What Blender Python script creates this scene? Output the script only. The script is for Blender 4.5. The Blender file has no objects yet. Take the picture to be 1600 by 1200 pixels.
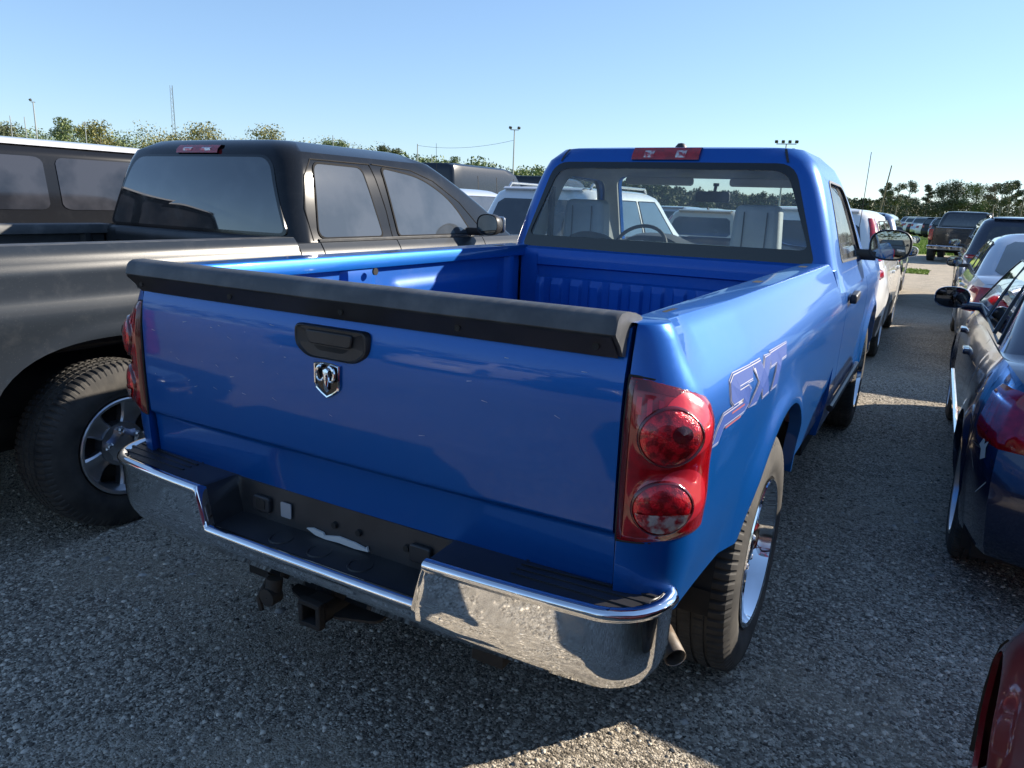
import bpy, math, random
import numpy as np
from mathutils import Vector, Matrix
random.seed(7)
rng = np.random.default_rng(11)
PI = math.pi
SC = bpy.context.scene
COL = SC.collection

# ------------------------------------------------------------------ camera
CAMP = Vector((1.3724, -1.4592, 1.5844))
YAW, PITCH, ROLL, FPX = .5117, .2417, .0377, 1150.8
cd = bpy.data.cameras.new('camera'); cam = bpy.data.objects.new('camera', cd); COL.objects.link(cam)
cd.sensor_width = 36.0; cd.lens = 36.0 * FPX / 1600.0; cd.clip_end = 6000; cd.clip_start = .02
fw = Vector((-math.sin(YAW)*math.cos(PITCH), math.cos(YAW)*math.cos(PITCH), -math.sin(PITCH)))
rt = Vector((math.cos(YAW), math.sin(YAW), 0)); upv = rt.cross(fw)
r2 = rt*math.cos(ROLL) + upv*math.sin(ROLL); u2 = -rt*math.sin(ROLL) + upv*math.cos(ROLL)
m = Matrix((r2, u2, -fw)).transposed().to_4x4(); m.translation = CAMP
cam.matrix_world = m
SC.camera = cam

# ------------------------------------------------------------------ sky and sun
SX, SY, SZ = 1.40, 1.47, 1.0
EL = math.atan2(SZ, math.hypot(SX, SY)); AZ = math.atan2(SX, SY)      # azimuth clockwise from +y
w = bpy.data.worlds.new('World'); SC.world = w; w.use_nodes = True
nt = w.node_tree; bg = nt.nodes['Background']
sky = nt.nodes.new('ShaderNodeTexSky'); sky.sky_type = 'NISHITA'; sky.sun_disc = False
sky.sun_elevation = EL; sky.sun_rotation = AZ; sky.air_density = 1.0; sky.dust_density = .1; sky.ozone_density = 3.0
def vm(op, a, v):
    n_ = nt.nodes.new('ShaderNodeVectorMath'); n_.operation = op; nt.links.new(a, n_.inputs[0]); n_.inputs[1].default_value = v; return n_.outputs[0]
gm = nt.nodes.new('ShaderNodeGamma'); gm.inputs[1].default_value = .72; nt.links.new(vm('MULTIPLY', sky.outputs[0], (.2,.2,.2)), gm.inputs[0])
tn = nt.nodes.new('ShaderNodeMix'); tn.data_type = 'RGBA'; tn.blend_type = 'MULTIPLY'; tn.inputs[0].default_value = 1; tn.inputs[7].default_value = (.70*4.2, .82*4.2, .98*4.2, 1)
nt.links.new(gm.outputs[0], tn.inputs[6]); nt.links.new(tn.outputs[2], bg.inputs[0]); bg.inputs[1].default_value = .118
sl = bpy.data.lights.new('sun', 'SUN'); sl.energy = 5.0; sl.angle = math.radians(.55); sl.color = (1.0, .90, .76)
so = bpy.data.objects.new('sun', sl); COL.objects.link(so)
so.rotation_euler = Vector((SX, SY, SZ)).to_track_quat('Z', 'Y').to_euler()
SC.view_settings.view_transform = 'Standard'; SC.view_settings.look = 'None'
SC.view_settings.gamma = 1; SC.view_settings.use_curve_mapping = False
SC.view_settings.exposure = 1.05
SC.render.engine = 'CYCLES'
SC.cycles.max_bounces = 10; SC.cycles.transparent_max_bounces = 16; SC.cycles.transmission_bounces = 8
SC.cycles.caustics_reflective = False; SC.cycles.caustics_refractive = False

# ------------------------------------------------------------------ materials
MATS = {}
def mat(name, col=(.5,.5,.5), rough=.5, metal=0., coat=0., coatr=.03, spec=.5, emit=None, alpha=1., trans=0., ior=1.45,
        noise=None, bump=None, dirt=None):
    """noise=(scale, col2, lo, hi) colour variation; bump=(scale, strength, distance); dirt=(scale, col, amount)"""
    if name in MATS: return MATS[name]
    m = bpy.data.materials.new(name); m.use_nodes = True; n = m.node_tree.nodes; L = m.node_tree.links
    b = n['Principled BSDF']
    b.inputs['Base Color'].default_value = (*col, 1); b.inputs['Roughness'].default_value = rough
    b.inputs['Metallic'].default_value = metal; b.inputs['Coat Weight'].default_value = coat
    b.inputs['Coat Roughness'].default_value = coatr; b.inputs['Specular IOR Level'].default_value = spec
    b.inputs['Alpha'].default_value = alpha; b.inputs['Transmission Weight'].default_value = trans; b.inputs['IOR'].default_value = ior
    if emit: b.inputs['Emission Color'].default_value = (*emit, 1); b.inputs['Emission Strength'].default_value = 1
    tc = n.new('ShaderNodeTexCoord')
    csock = None
    def ns(scale, detail=4, w=None):
        t = n.new('ShaderNodeTexNoise'); t.inputs['Scale'].default_value = scale; t.inputs['Detail'].default_value = detail
        L.new(tc.outputs['Object'], t.inputs['Vector']); return t
    def ramp(src, lo, hi):
        r = n.new('ShaderNodeMapRange'); r.inputs[1].default_value = lo; r.inputs[2].default_value = hi; L.new(src, r.inputs[0]); return r.outputs[0]
    if noise:
        f = ramp(ns(noise[0]).outputs[0], noise[2], noise[3]); mx = n.new('ShaderNodeMix'); mx.data_type = 'RGBA'
        L.new(f, mx.inputs[0]); mx.inputs[6].default_value = (*col, 1); mx.inputs[7].default_value = (*noise[1], 1); csock = mx.outputs[2]
    if dirt:
        f = ramp(ns(dirt[0], 8).outputs[0], .5, .72); k = n.new('ShaderNodeMath'); k.operation = 'MULTIPLY'; L.new(f, k.inputs[0]); k.inputs[1].default_value = dirt[2]
        mx = n.new('ShaderNodeMix'); mx.data_type = 'RGBA'; L.new(k.outputs[0], mx.inputs[0])
        if csock: L.new(csock, mx.inputs[6])
        else: mx.inputs[6].default_value = (*col, 1)
        mx.inputs[7].default_value = (*dirt[1], 1); csock = mx.outputs[2]
        ad = n.new('ShaderNodeMath'); ad.operation = 'MULTIPLY_ADD'; L.new(f, ad.inputs[0]); ad.inputs[1].default_value = .25*dirt[2]+.04; ad.inputs[2].default_value = rough
        L.new(ad.outputs[0], b.inputs['Roughness'])
    if csock: L.new(csock, b.inputs['Base Color'])
    if bump:
        t = ns(bump[0], 6); bp = n.new('ShaderNodeBump'); bp.inputs['Strength'].default_value = bump[1]; bp.inputs['Distance'].default_value = bump[2]
        L.new(t.outputs[0], bp.inputs['Height']); L.new(bp.outputs[0], b.inputs['Normal'])
    MATS[name] = m; return m

def paint(name, col, metal=.45, rough=.32, flake=0.0, dusty=.12, coat=1., spec=.5):
    """car paint: flake layer, clear coat with slight waviness, dust specks"""
    if name in MATS: return MATS[name]
    m = mat(name, col, rough, metal, coat, .03, spec)
    n = m.node_tree.nodes; L = m.node_tree.links; b = n['Principled BSDF']
    tc = n.new('ShaderNodeTexCoord')
    wv = n.new('ShaderNodeTexNoise'); wv.inputs['Scale'].default_value = 260; wv.inputs['Detail'].default_value = 2; L.new(tc.outputs['Object'], wv.inputs['Vector'])
    b1 = n.new('ShaderNodeBump'); b1.inputs['Strength'].default_value = .03; b1.inputs['Distance'].default_value = .0006
    L.new(wv.outputs[0], b1.inputs['Height']); L.new(b1.outputs[0], b.inputs['Coat Normal'])
    v = n.new('ShaderNodeTexVoronoi'); v.inputs['Scale'].default_value = 900; L.new(tc.outputs['Object'], v.inputs['Vector'])
    bb = n.new('ShaderNodeBump'); bb.inputs['Strength'].default_value = flake; bb.inputs['Distance'].default_value = .001
    L.new(v.outputs['Color'], bb.inputs['Height'])
    if flake: L.new(bb.outputs[0], b.inputs['Normal'])
    # dust specks and streaks on top of the coat
    d = n.new('ShaderNodeTexNoise'); d.inputs['Scale'].default_value = 9; d.inputs['Detail'].default_value = 12; d.inputs['Roughness'].default_value = .75
    L.new(tc.outputs['Object'], d.inputs['Vector'])
    mr = n.new('ShaderNodeMapRange'); mr.inputs[1].default_value = .52; mr.inputs[2].default_value = .8; mr.inputs[4].default_value = dusty*.75; L.new(d.outputs[0], mr.inputs[0])
    s = n.new('ShaderNodeTexVoronoi'); s.inputs['Scale'].default_value = 75; L.new(tc.outputs['Object'], s.inputs['Vector'])
    sp = n.new('ShaderNodeMapRange'); sp.inputs[1].default_value = .13; sp.inputs[2].default_value = .06; sp.inputs[4].default_value = dusty*1.2; L.new(s.outputs['Distance'], sp.inputs[0])
    mxx = n.new('ShaderNodeMath'); mxx.operation = 'MAXIMUM'; L.new(mr.outputs[0], mxx.inputs[0]); L.new(sp.outputs[0], mxx.inputs[1])
    mx = n.new('ShaderNodeMix'); mx.data_type = 'RGBA'; L.new(mxx.outputs[0], mx.inputs[0])
    mx.inputs[6].default_value = (*col, 1); mx.inputs[7].default_value = (.36,.36,.36,1)
    L.new(mx.outputs[2], b.inputs['Base Color'])
    cr = n.new('ShaderNodeMath'); cr.operation = 'MULTIPLY_ADD'; L.new(mxx.outputs[0], cr.inputs[0]); cr.inputs[1].default_value = .5; cr.inputs[2].default_value = .03
    L.new(cr.outputs[0], b.inputs['Coat Roughness'])
    return m

BLUE = paint('blue_paint', (.0,.086,.36), .45, .36, .06, .03, .60, .25)
BLUEIN = paint('blue_paint_bed', (.001,.085,.38), .15, .45, .0, .12, .25)
GREYP = paint('dark_grey_paint', (.021,.027,.036), .0, .30, .05, .08, .15, .22)
BLACKP = paint('black_paint', (.006,.007,.009), .1, .2, 0, .06)
NAVYP = paint('navy_paint', (.008,.018,.050), .3, .2, 0, .05)
SILVER = paint('silver_paint', (.42,.45,.50), .7, .33, .05, .1)
WHITE = paint('white_paint', (.74,.74,.72), 0, .3, 0, .1)
GOLDP = paint('pale_gold_paint', (.55,.50,.40), .6, .35, .05, .1)
REDP = paint('dark_red_paint', (.22,.008,.014), .4, .3, .05, .12)
GREENP = paint('grey_green_paint', (.10,.13,.12), .4, .3, 0, .1)
CHROME = mat('chrome', (.82,.84,.87), .035, 1.0, dirt=(14,(.5,.5,.5),.3))
ALLOY = mat('alloy', (.50,.51,.53), .28, .9, .4, dirt=(10,(.2,.18,.16),.35))
RUBBER = mat('tyre_rubber', (.028,.027,.026), .78, noise=(9,(.085,.078,.068),.35,.8), bump=(160,.3,.001))
BLKPL = mat('black_plastic', (.022,.022,.024), .42, bump=(420,.35,.0008), noise=(6,(.045,.045,.047),.4,.8))
CAPPL = mat('grey_cap_plastic', (.050,.053,.058), .50, bump=(500,.4,.0008), noise=(12,(.10,.10,.10),.45,.75))
DARK = mat('underbody', (.012,.012,.012), .8, noise=(6,(.035,.03,.025),.4,.7))
RUST = mat('rusty_steel', (.10,.055,.032), .8, noise=(30,(.03,.02,.015),.4,.6), bump=(90,.4,.002))
PIPE = mat('exhaust_steel', (.42,.38,.33), .4, .8, noise=(20,(.2,.15,.11),.4,.7))
REDL = mat('red_lens', (.24,.002,.005), .12, 0, 1., .02, bump=(40,.12,.002), noise=(26,(.40,.004,.01),.4,.65))
REDR = mat('red_reflector', (.62,.02,.035), .22, .2, 1., .02, bump=(50,.2,.002))
REDD = mat('red_lens_deep', (.10,.002,.004), .12, 0, 1., .02, bump=(160,.4,.002))
REDB = mat('red_lamp_bowl', (.66,.007,.016), .14, .5, 1., .02, bump=(260,.8,.002), noise=(55,(.26,.003,.007),.44,.58))
CLEARL = mat('clear_lens', (.62,.56,.52), .10, .6, 1., .02, bump=(160,.9,.003), noise=(40,(.45,.04,.05),.42,.58))
HEADL = mat('head_lamp', (.6,.63,.66), .08, .7, 1., .02)
DGLASS = mat('tinted_glass', (.012,.017,.020), .03, 0, 1., .01, spec=.9, dirt=(7,(.13,.14,.14),.25))
MGLASS = mat('milky_side_glass', (.045,.055,.068), .06, 0, .6, .03, spec=.6, noise=(3,(.07,.08,.095),.4,.6))
DUSTG = mat('dusty_tinted_glass', (.016,.018,.024), .07, 0, .4, .05, spec=.5, noise=(2.5,(.04,.042,.052),.42,.6))
SGLASS = mat('far_car_glass', (.03,.045,.05), .04, 0, 1., .01, spec=.9)
MIRR = mat('mirror_glass', (.30,.34,.36), .02, 1.0)
MIRRD = mat('mirror_glass_dark', (.05,.06,.08), .02, 1.0)
SEAT = mat('seat_vinyl', (.33,.37,.41), .6, bump=(60,.2,.003), noise=(5,(.40,.44,.47),.4,.7))
LINER = mat('cab_liner', (.34,.36,.37), .85, noise=(4,(.42,.44,.44),.4,.7))
DASH = mat('dashboard', (.05,.055,.06), .6)
FRIT = mat('glass_frit', (.008,.010,.012), .12, 0, .25, .03, spec=.4)
DECAL = mat('decal_silver', (.035,.075,.27), .55, 0, 0, spec=.15)
DECALO = mat('decal_outline', (.42,.42,.48), .55, 0, 0, spec=.15)
DECALB = mat('decal_blue', (.008,.055,.24), .55, 0, 0, spec=.15)
DECALR = mat('decal_red', (.30,.10,.12), .6, spec=.1)
SEAL = mat('window_rubber', (.012,.012,.013), .75, spec=.15)
GALV = mat('galvanised_steel', (.33,.34,.35), .5, .6)
WOODP = mat('weathered_pole', (.16,.13,.10), .9)
PAPER = mat('sticker_grey', (.33,.34,.36), .5)
WPAP = mat('torn_paper', (.62,.62,.60), .8)
YEL = mat('yellow_mark', (.7,.55,.05), .6)

def glass_mat(name, tint, amount=.5):
    m = bpy.data.materials.new(name); m.use_nodes = True; n = m.node_tree.nodes; L = m.node_tree.links; n.clear()
    o = n.new('ShaderNodeOutputMaterial'); g = n.new('ShaderNodeBsdfGlossy'); g.inputs['Roughness'].default_value = .015
    t = n.new('ShaderNodeBsdfTransparent'); t.inputs[0].default_value = (*tint, 1)
    lw = n.new('ShaderNodeLayerWeight'); lw.inputs[0].default_value = .5; pw = n.new('ShaderNodeMath'); pw.operation = 'POWER'; L.new(lw.outputs['Facing'], pw.inputs[0]); pw.inputs[1].default_value = 4.5
    f = n.new('ShaderNodeMath'); f.operation = 'MULTIPLY_ADD'; L.new(pw.outputs[0], f.inputs[0]); f.inputs[1].default_value = .85; f.inputs[2].default_value = .045
    mx = n.new('ShaderNodeMixShader'); L.new(f.outputs[0], mx.inputs[0]); L.new(t.outputs[0], mx.inputs[1]); L.new(g.outputs[0], mx.inputs[2])
    # thin film of dust
    d = n.new('ShaderNodeBsdfDiffuse'); d.inputs[0].default_value = (.5,.52,.52,1)
    tc = n.new('ShaderNodeTexCoord'); ns = n.new('ShaderNodeTexNoise'); ns.inputs['Scale'].default_value = 6; ns.inputs['Detail'].default_value = 10
    L.new(tc.outputs['Object'], ns.inputs['Vector']); r = n.new('ShaderNodeMapRange'); r.inputs[1].default_value = .35; r.inputs[2].default_value = .85
    r.inputs[3].default_value = .03; r.inputs[4].default_value = amount; L.new(ns.outputs[0], r.inputs[0])
    m2 = n.new('ShaderNodeMixShader'); L.new(r.outputs[0], m2.inputs[0]); L.new(mx.outputs[0], m2.inputs[1]); L.new(d.outputs[0], m2.inputs[2])
    L.new(m2.outputs[0], o.inputs[0]); MATS[name] = m; return m
CGLASS = glass_mat('clear_cab_glass', (.84,.90,.89), .20)

# ------------------------------------------------------------------ mesh helpers
class MB:
    def __init__(s): s.v = []; s.f = []
    def add(s, v, f):
        o = len(s.v); s.v += [tuple(p) for p in v]; s.f += [tuple(i+o for i in q) for q in f]; return s
    def grid(s, rows, cu=False, cv=False, flip=False):
        n, k = len(rows), len(rows[0]); v = [p for r in rows for p in r]; f = []
        for i in range(n if cu else n-1):
            for j in range(k if cv else k-1):
                a, b = i*k+j, i*k+(j+1) % k; c, d = ((i+1) % n)*k+(j+1) % k, ((i+1) % n)*k+j
                f.append((a, d, c, b) if flip else (a, b, c, d))
        return s.add(v, f)
    def box(s, x0, x1, y0, y1, z0, z1):
        v = [(x, y, z) for x in (x0, x1) for y in (y0, y1) for z in (z0, z1)]
        return s.add(v, [(0,1,3,2),(4,6,7,5),(0,4,5,1),(2,3,7,6),(0,2,6,4),(1,5,7,3)])
    def prism(s, poly, axis, a, b):
        def P(u, v, t): return {'x': (t, u, v), 'y': (u, t, v), 'z': (u, v, t)}[axis]
        n = len(poly); v = [P(u, q, a) for u, q in poly] + [P(u, q, b) for u, q in poly]
        return s.add(v, [tuple(range(n)), tuple(range(2*n-1, n-1, -1))] + [(i, i+n, (i+1) % n+n, (i+1) % n) for i in range(n)])
    def tube(s, pts, r, n=8, caps=True):
        pts = [Vector(p) for p in pts]; rows = []; rr = r if isinstance(r, (list, tuple)) else [r]*len(pts)
        prev = None
        for i, p in enumerate(pts):
            t = (pts[min(i+1, len(pts)-1)] - pts[max(i-1, 0)]).normalized()
            a = prev if prev and abs(prev.dot(t)) < .98 else (Vector((0,0,1)) if abs(t.z) < .9 else Vector((1,0,0)))
            u = (a - t*a.dot(t)).normalized(); v = t.cross(u); prev = u
            rows.append([tuple(p + (u*math.cos(2*PI*k/n) + v*math.sin(2*PI*k/n))*rr[i]) for k in range(n)])
        o = len(s.v); s.grid(rows, cv=True)
        if caps: s.f.append(tuple(o+k for k in range(n))[::-1]); s.f.append(tuple(o+(len(pts)-1)*n+k for k in range(n)))
        return s
    def lathe(s, prof, n=32, c=(0,0,0), axis='x'):
        """prof = [(axial, radius)]"""
        rows = []
        for k in range(n):
            a = 2*PI*k/n; ca, sa = math.cos(a), math.sin(a)
            rows.append([{'x': (c[0]+t, c[1]+r*ca, c[2]+r*sa), 'y': (c[0]+r*ca, c[1]+t, c[2]+r*sa), 'z': (c[0]+r*ca, c[1]+r*sa, c[2]+t)}[axis] for t, r in prof])
        return s.grid(rows, cu=True)
    def obj(s, name, mt, parent=None, smooth=35, bevel=0, mats=None, seg=2, weld=True):
        me = bpy.data.meshes.new(name); me.from_pydata(s.v, [], s.f)
        import bmesh
        bm = bmesh.new(); bm.from_mesh(me)
        if weld: bmesh.ops.remove_doubles(bm, verts=bm.verts, dist=2e-5)
        bmesh.ops.recalc_face_normals(bm, faces=bm.faces); bm.to_mesh(me); bm.free()
        if smooth: me.shade_smooth(); me.set_sharp_from_angle(angle=math.radians(smooth))
        me.materials.append(mt)
        o = bpy.data.objects.new(name, me); COL.objects.link(o)
        if parent: o.parent = parent
        if bevel:
            b = o.modifiers.new('bevel', 'BEVEL'); b.width = bevel; b.segments = seg; b.limit_method = 'ANGLE'; b.angle_limit = math.radians(40)
        return o

def thing(name, label, cat, loc=(0,0,0), rz=0, group=None):
    o = bpy.data.objects.new(name, None); COL.objects.link(o); o.location = loc; o.rotation_euler = (0,0,rz)
    o.empty_display_size = .2; o['label'] = label; o['category'] = cat
    if group: o['group'] = group
    return o
def tag(o, label=None, cat=None, group=None, kind=None):
    if label: o['label'] = label
    if cat: o['category'] = cat
    if group: o['group'] = group
    if kind: o['kind'] = kind
    return o
def copy_tree(o, parent=None):
    c = o.copy(); COL.objects.link(c)
    if parent: c.parent = parent
    for ch in list(o.children): copy_tree(ch, c)
    return c
def interp(x, pts): return float(np.interp(x, [p[0] for p in pts], [p[1] for p in pts]))
def smooth_interp(x, pts):
    xs = [p[0] for p in pts]
    if x <= xs[0]: return pts[0][1]
    if x >= xs[-1]: return pts[-1][1]
    i = max(k for k in range(len(xs)) if xs[k] <= x)
    i = min(i, len(xs)-2)
    def sl(k):
        if k == 0: return (pts[1][1]-pts[0][1])/(xs[1]-xs[0])
        if k == len(xs)-1: return (pts[-1][1]-pts[-2][1])/(xs[-1]-xs[-2])
        a = (pts[k][1]-pts[k-1][1])/(xs[k]-xs[k-1]); b = (pts[k+1][1]-pts[k][1])/(xs[k+1]-xs[k])
        return 0 if a*b <= 0 else 2*a*b/(a+b)
    h = xs[i+1]-xs[i]; t = (x-xs[i])/h; m0, m1 = sl(i)*h, sl(i+1)*h; p0, p1 = pts[i][1], pts[i+1][1]
    return (2*t**3-3*t*t+1)*p0 + (t**3-2*t*t+t)*m0 + (-2*t**3+3*t*t)*p1 + (t**3-t*t)*m1
def rrect(u0, u1, v0, v1, r, n=4, shear=0., topin=0.):
    """rounded rectangle polygon; topin narrows the top edge on both sides"""
    P = []
    for cx, cy, a0 in ((u1-r, v0+r, -PI/2), (u1-r, v1-r, 0), (u0+r, v1-r, PI/2), (u0+r, v0+r, PI)):
        for k in range(n+1):
            a = a0 + k*PI/2/n; P.append((cx+r*math.cos(a), cy+r*math.sin(a)))
    out = []
    for u, v in P:
        t = (v-v0)/(v1-v0); mid = (u0+u1)/2
        out.append((mid+(u-mid)*(1-topin*t/max(1e-6, (u1-u0)/2)) + shear*t, v))
    return out
def round_poly(pts, r, n=4):
    """round the corners of a polygon"""
    out = []; N = len(pts)
    rs = r if isinstance(r, (list, tuple)) else [r]*N
    for i in range(N):
        p = Vector(pts[i]); a = Vector(pts[i-1]); b = Vector(pts[(i+1) % N]); rr = rs[i]
        da = (a-p); db = (b-p); la, lb = da.length, db.length; d = min(rr, la*.45, lb*.45)
        A = p+da/la*d; B = p+db/lb*d
        for k in range(n+1):
            t = k/n; q = A*(1-t)**2 + p*2*t*(1-t) + B*t*t; out.append((q.x, q.y))
    return out

# ------------------------------------------------------------------ wheels (axis x, outer face at +x)
def tyre_mesh(R, W, rin, pitches=80, detail=True):
    b = MB()
    h = W/2
    n = pitches*6 if detail else 40
    prof = [(-h*.82, rin), (-h*.98, rin+.02), (-h*1.02, rin+(R-rin)*.45), (-h*.96, R-.035), (-h*.86, R-.010), (-h*.76, R-.003)]
    if detail:
        gr = [-.46, -.16, .16, .46]
        for g in gr: prof += [(g*h-.006, R-.0005*abs(g)), (g*h-.0045, R-.008), (g*h+.0045, R-.008), (g*h+.006, R-.0005*abs(g))]
    prof += [(h*.76, R-.003), (h*.86, R-.010), (h*.96, R-.035), (h*1.02, rin+(R-rin)*.45), (h*.985, rin+.035), (h*.96, rin+.03), (h*.94, rin+.012), (h*.82, rin)]
    rows = []
    for k in range(n):
        a = 2*PI*k/n; row = []
        for t, r in prof:
            at = abs(t)/h
            if detail:
                ph = k % 6
                if .5 < at < .99 and r > R-.04 and ph in (0, 1): r -= .008 if at < .9 else .005
                elif at <= .5 and r > R-.006 and ((k + (3 if t > 0 else 0)) % 6 == 0): r -= .005
            row.append((t, r*math.cos(a), r*math.sin(a)))
        rows.append(row)
    b.grid(rows, cu=True); return b
def make_wheel(parent, R, W, rin, nsp, mt, loc, side, detail=True, style='split', hubcol=None, turn=0., cache={}):
    """wheel > tyre, rim, brake_disc, lug_nut"""
    key = (R, W, rin, nsp, mt.name, detail, style)
    if key not in cache:
        ty = tyre_mesh(R, W, rin, detail=detail).obj('tyre', RUBBER, None, 30)
        h = W/2; n = 48 if detail else 24
        b = MB(); b.lathe([(h*.70, rin-.004), (h*.97, rin+.004), (h*1.0, rin-.002), (h*.97, rin-.014), (h*.78, rin-.020), (h*.55, rin-.03), (-h*.7, rin-.03), (-h*.75, rin)], n)
        zf = h*.62                         # face depth
        hub = .075 if detail else .07
        for k in range(nsp):
            a0 = 2*PI*k/nsp + .3; rows = []
            for i in range(9):
                t = i/8; r = hub*.6 + (rin-.016-hub*.6)*t
                if style == 'wide': hw = .052 + .040*t**1.5 - .022*math.sin(PI*t)
                elif style == 'five': hw = .040 - .008*math.sin(PI*t) + .018*t*t
                else: hw = .022 + .012*t
                ax = zf - .018*math.sin(PI*t)*(1 if style == 'wide' else .5) + (.012 if t < .15 else 0)
                def pt(o, d): return (ax+d, r*math.cos(a0)-o*math.sin(a0), r*math.sin(a0)+o*math.cos(a0))
                rows.append([pt(-hw, -.045), pt(-hw, -.004), pt(-hw*.8, .003), pt(-hw*.35, -.003 if style == 'wide' else .004), pt(hw*.35, -.003 if style == 'wide' else .004), pt(hw*.8, .003), pt(hw, -.004), pt(hw, -.045)])
            b.grid(rows)
        if style == 'wide': b.lathe([(zf-.05, .112), (zf-.006, .106), (zf-.004, .052), (zf+.004, .047), (zf+.008, .03), (zf+.009, .0005)], n)
        else: b.lathe([(zf-.06, hub+.012), (zf+.004, hub+.010), (zf+.010, hub-.004), (zf+.004, hub*.6), (zf+.016, hub*.5), (zf+.022, hub*.38), (zf+.024, .0005)], n)
        rim = b.obj('rim', mt, None, 32)
        b = MB(); b.lathe([(-h*.2, rin-.032), (h*.02, rin-.034), (h*.02, .02), (h*.02, .001)], n); b.lathe([(h*.15, rin*.72), (h*.2, rin*.72), (h*.2, .02)], n)
        disc = b.obj('brake_disc', DARK, None, 32)
        nut = None
        if detail:
            b = MB(); b.lathe([(-.012, .0135), (.010, .0135), (.017, .008), (.017, .0003)], 6); nut = b.obj('lug_nut', ALLOY, None, 20)
        cache[key] = (ty, rim, disc, nut, zf, hub); first = True
    else: first = False
    ty, rim, disc, nut, zf, hub = cache[key]
    e = bpy.data.objects.new('wheel', None); COL.objects.link(e); e.parent = parent; e.location = loc
    e.rotation_euler = (random.uniform(0, 6.28), 0, (0 if side > 0 else PI)+turn); e.empty_display_size = .1
    def put(src, first):
        o = src if first else src.copy()
        if not first: COL.objects.link(o)
        o.parent = e; return o
    put(ty, first); put(rim, first); put(disc, first)
    if nut:
        for k in range(5):
            a = 2*PI*k/5 + .3 + PI/5; o = put(nut, first and k == 0); rn = .078 if style == 'wide' else .058; o.location = (zf+.004, rn*math.cos(a), rn*math.sin(a))
    return e

# ------------------------------------------------------------------ cab / greenhouse shell
class GH:
    """rings of a rounded rectangle in plan; lv = [(z, halfwidth, y_rear, y_front)] rising"""
    def __init__(s, lv, rc=.14, br=.02, bf=.10, nc=5, ns=8):
        s.lv = lv; s.rc = rc; s.br = br; s.bf = bf; s.nc = nc; s.ns = ns
    def at(s, z):
        return tuple(smooth_interp(z, [(l[0], l[k]) for l in s.lv]) for k in (1, 2, 3))
    def ring(s, z, inset=0., wyy=None):
        w, y0, y1 = wyy or s.at(z); w -= inset; y0 += inset; y1 -= inset; rc = min(s.rc, w*.8); P = []
        def bul(x, y, f):
            q = 1-min(1, (x/w)**2); return y - s.br*q if f < 0 else y + s.bf*q
        for k in range(s.ns): P.append((-w+rc+(2*w-2*rc)*k/s.ns, y0, -1))
        for k in range(s.nc): a = -PI/2+k*PI/2/s.nc; P.append((w-rc+rc*math.cos(a), y0+rc+rc*math.sin(a), -1))
        for k in range(s.ns): P.append((w, y0+rc+(y1-y0-2*rc)*k/s.ns, 0))
        for k in range(s.nc): a = k*PI/2/s.nc; P.append((w-rc+rc*math.cos(a), y1-rc+rc*math.sin(a), 1))
        for k in range(s.ns): P.append((w-rc-(2*w-2*rc)*k/s.ns, y1, 1))
        for k in range(s.nc): a = PI/2+k*PI/2/s.nc; P.append((-w+rc+rc*math.cos(a), y1-rc+rc*math.sin(a), 1))
        for k in range(s.ns): P.append((-w, y1-rc-(y1-y0-2*rc)*k/s.ns, 0))
        for k in range(s.nc): a = PI+k*PI/2/s.nc; P.append((-w+rc+rc*math.cos(a), y0+rc+rc*math.sin(a), -1))
        return [(x, bul(x, y, f) if f else y, z) for x, y, f in P]
    def shell(s, zs=None, inset=0., crown=.03, close=True):
        b = MB(); lv = s.lv; zs = zs or list(np.linspace(lv[0][0], lv[-1][0], 12)); rows = [s.ring(z, inset) for z in zs]
        zt = zs[-1]; w, y0, y1 = s.at(zt)
        if inset: rows = [[(x, y, z-inset*.0) for x, y, z in r] for r in rows]
        cy = (y0+y1)/2
        for k, dz in ((.93, .35), (.8, .62), (.55, .86), (.25, .98)):
            rows.append([(x*k, cy+(y-cy)*k, zt+crown*dz) for x, y, z in s.ring(zt, inset)])
        b.grid(rows, cv=True)
        n = len(rows[0]); o = len(b.v)-n; b.v.append((0, cy, zt+crown)); c = len(b.v)-1
        b.f += [(o+k, o+(k+1) % n, c) for k in range(n)]
        return b
    # panels lying on the faces
    def side(s, poly_fn, sgn, off=.004, nu=8, nv=14, rnd=.18):
        """poly_fn(u,v)->(y,z) for u,v in [-1,1]"""
        rows = []
        for j in range(nv+1):
            v = -math.cos(PI*j/nv); e = rext(v, rnd); r = []
            for i in range(nu+1):
                u = (-1+2*i/nu)*e; y, z = poly_fn(u, v); r.append((sgn*(s.at(z)[0]+off), y, z))
            rows.append(r)
        return MB().grid(rows)
    def end(s, x0b, x0t, zb, zt, rear=True, off=.004, nu=12, nv=8, rnd=.15):
        rows = []
        for j in range(nv+1):
            v = -1+2*j/nv; e = rext(v, rnd); z = zb+(zt-zb)*(v+1)/2; hw = x0b+(x0t-x0b)*(v+1)/2; r = []
            w, y0, y1 = s.at(z)
            for i in range(nu+1):
                x = (-1+2*i/nu)*e*hw; q = 1-min(1, (x/w)**2)
                r.append((x, (y0-s.br*q-off) if rear else (y1+s.bf*q+off), z))
            rows.append(r)
        return MB().grid(rows)
def rext(v, r):
    t = (abs(v)-(1-r))/r
    return 1 if t <= 0 else 1 - r*.6*(1-math.sqrt(max(0, 1-t*t)))
def quadfn(yb0, yb1, yt0, yt1, zb, zt):
    def f(u, v):
        t = (v+1)/2; a = yb0+(yt0-yb0)*t; b = yb1+(yt1-yb1)*t
        return a+(b-a)*(u+1)/2, zb+(zt-zb)*t
    return f
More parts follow.
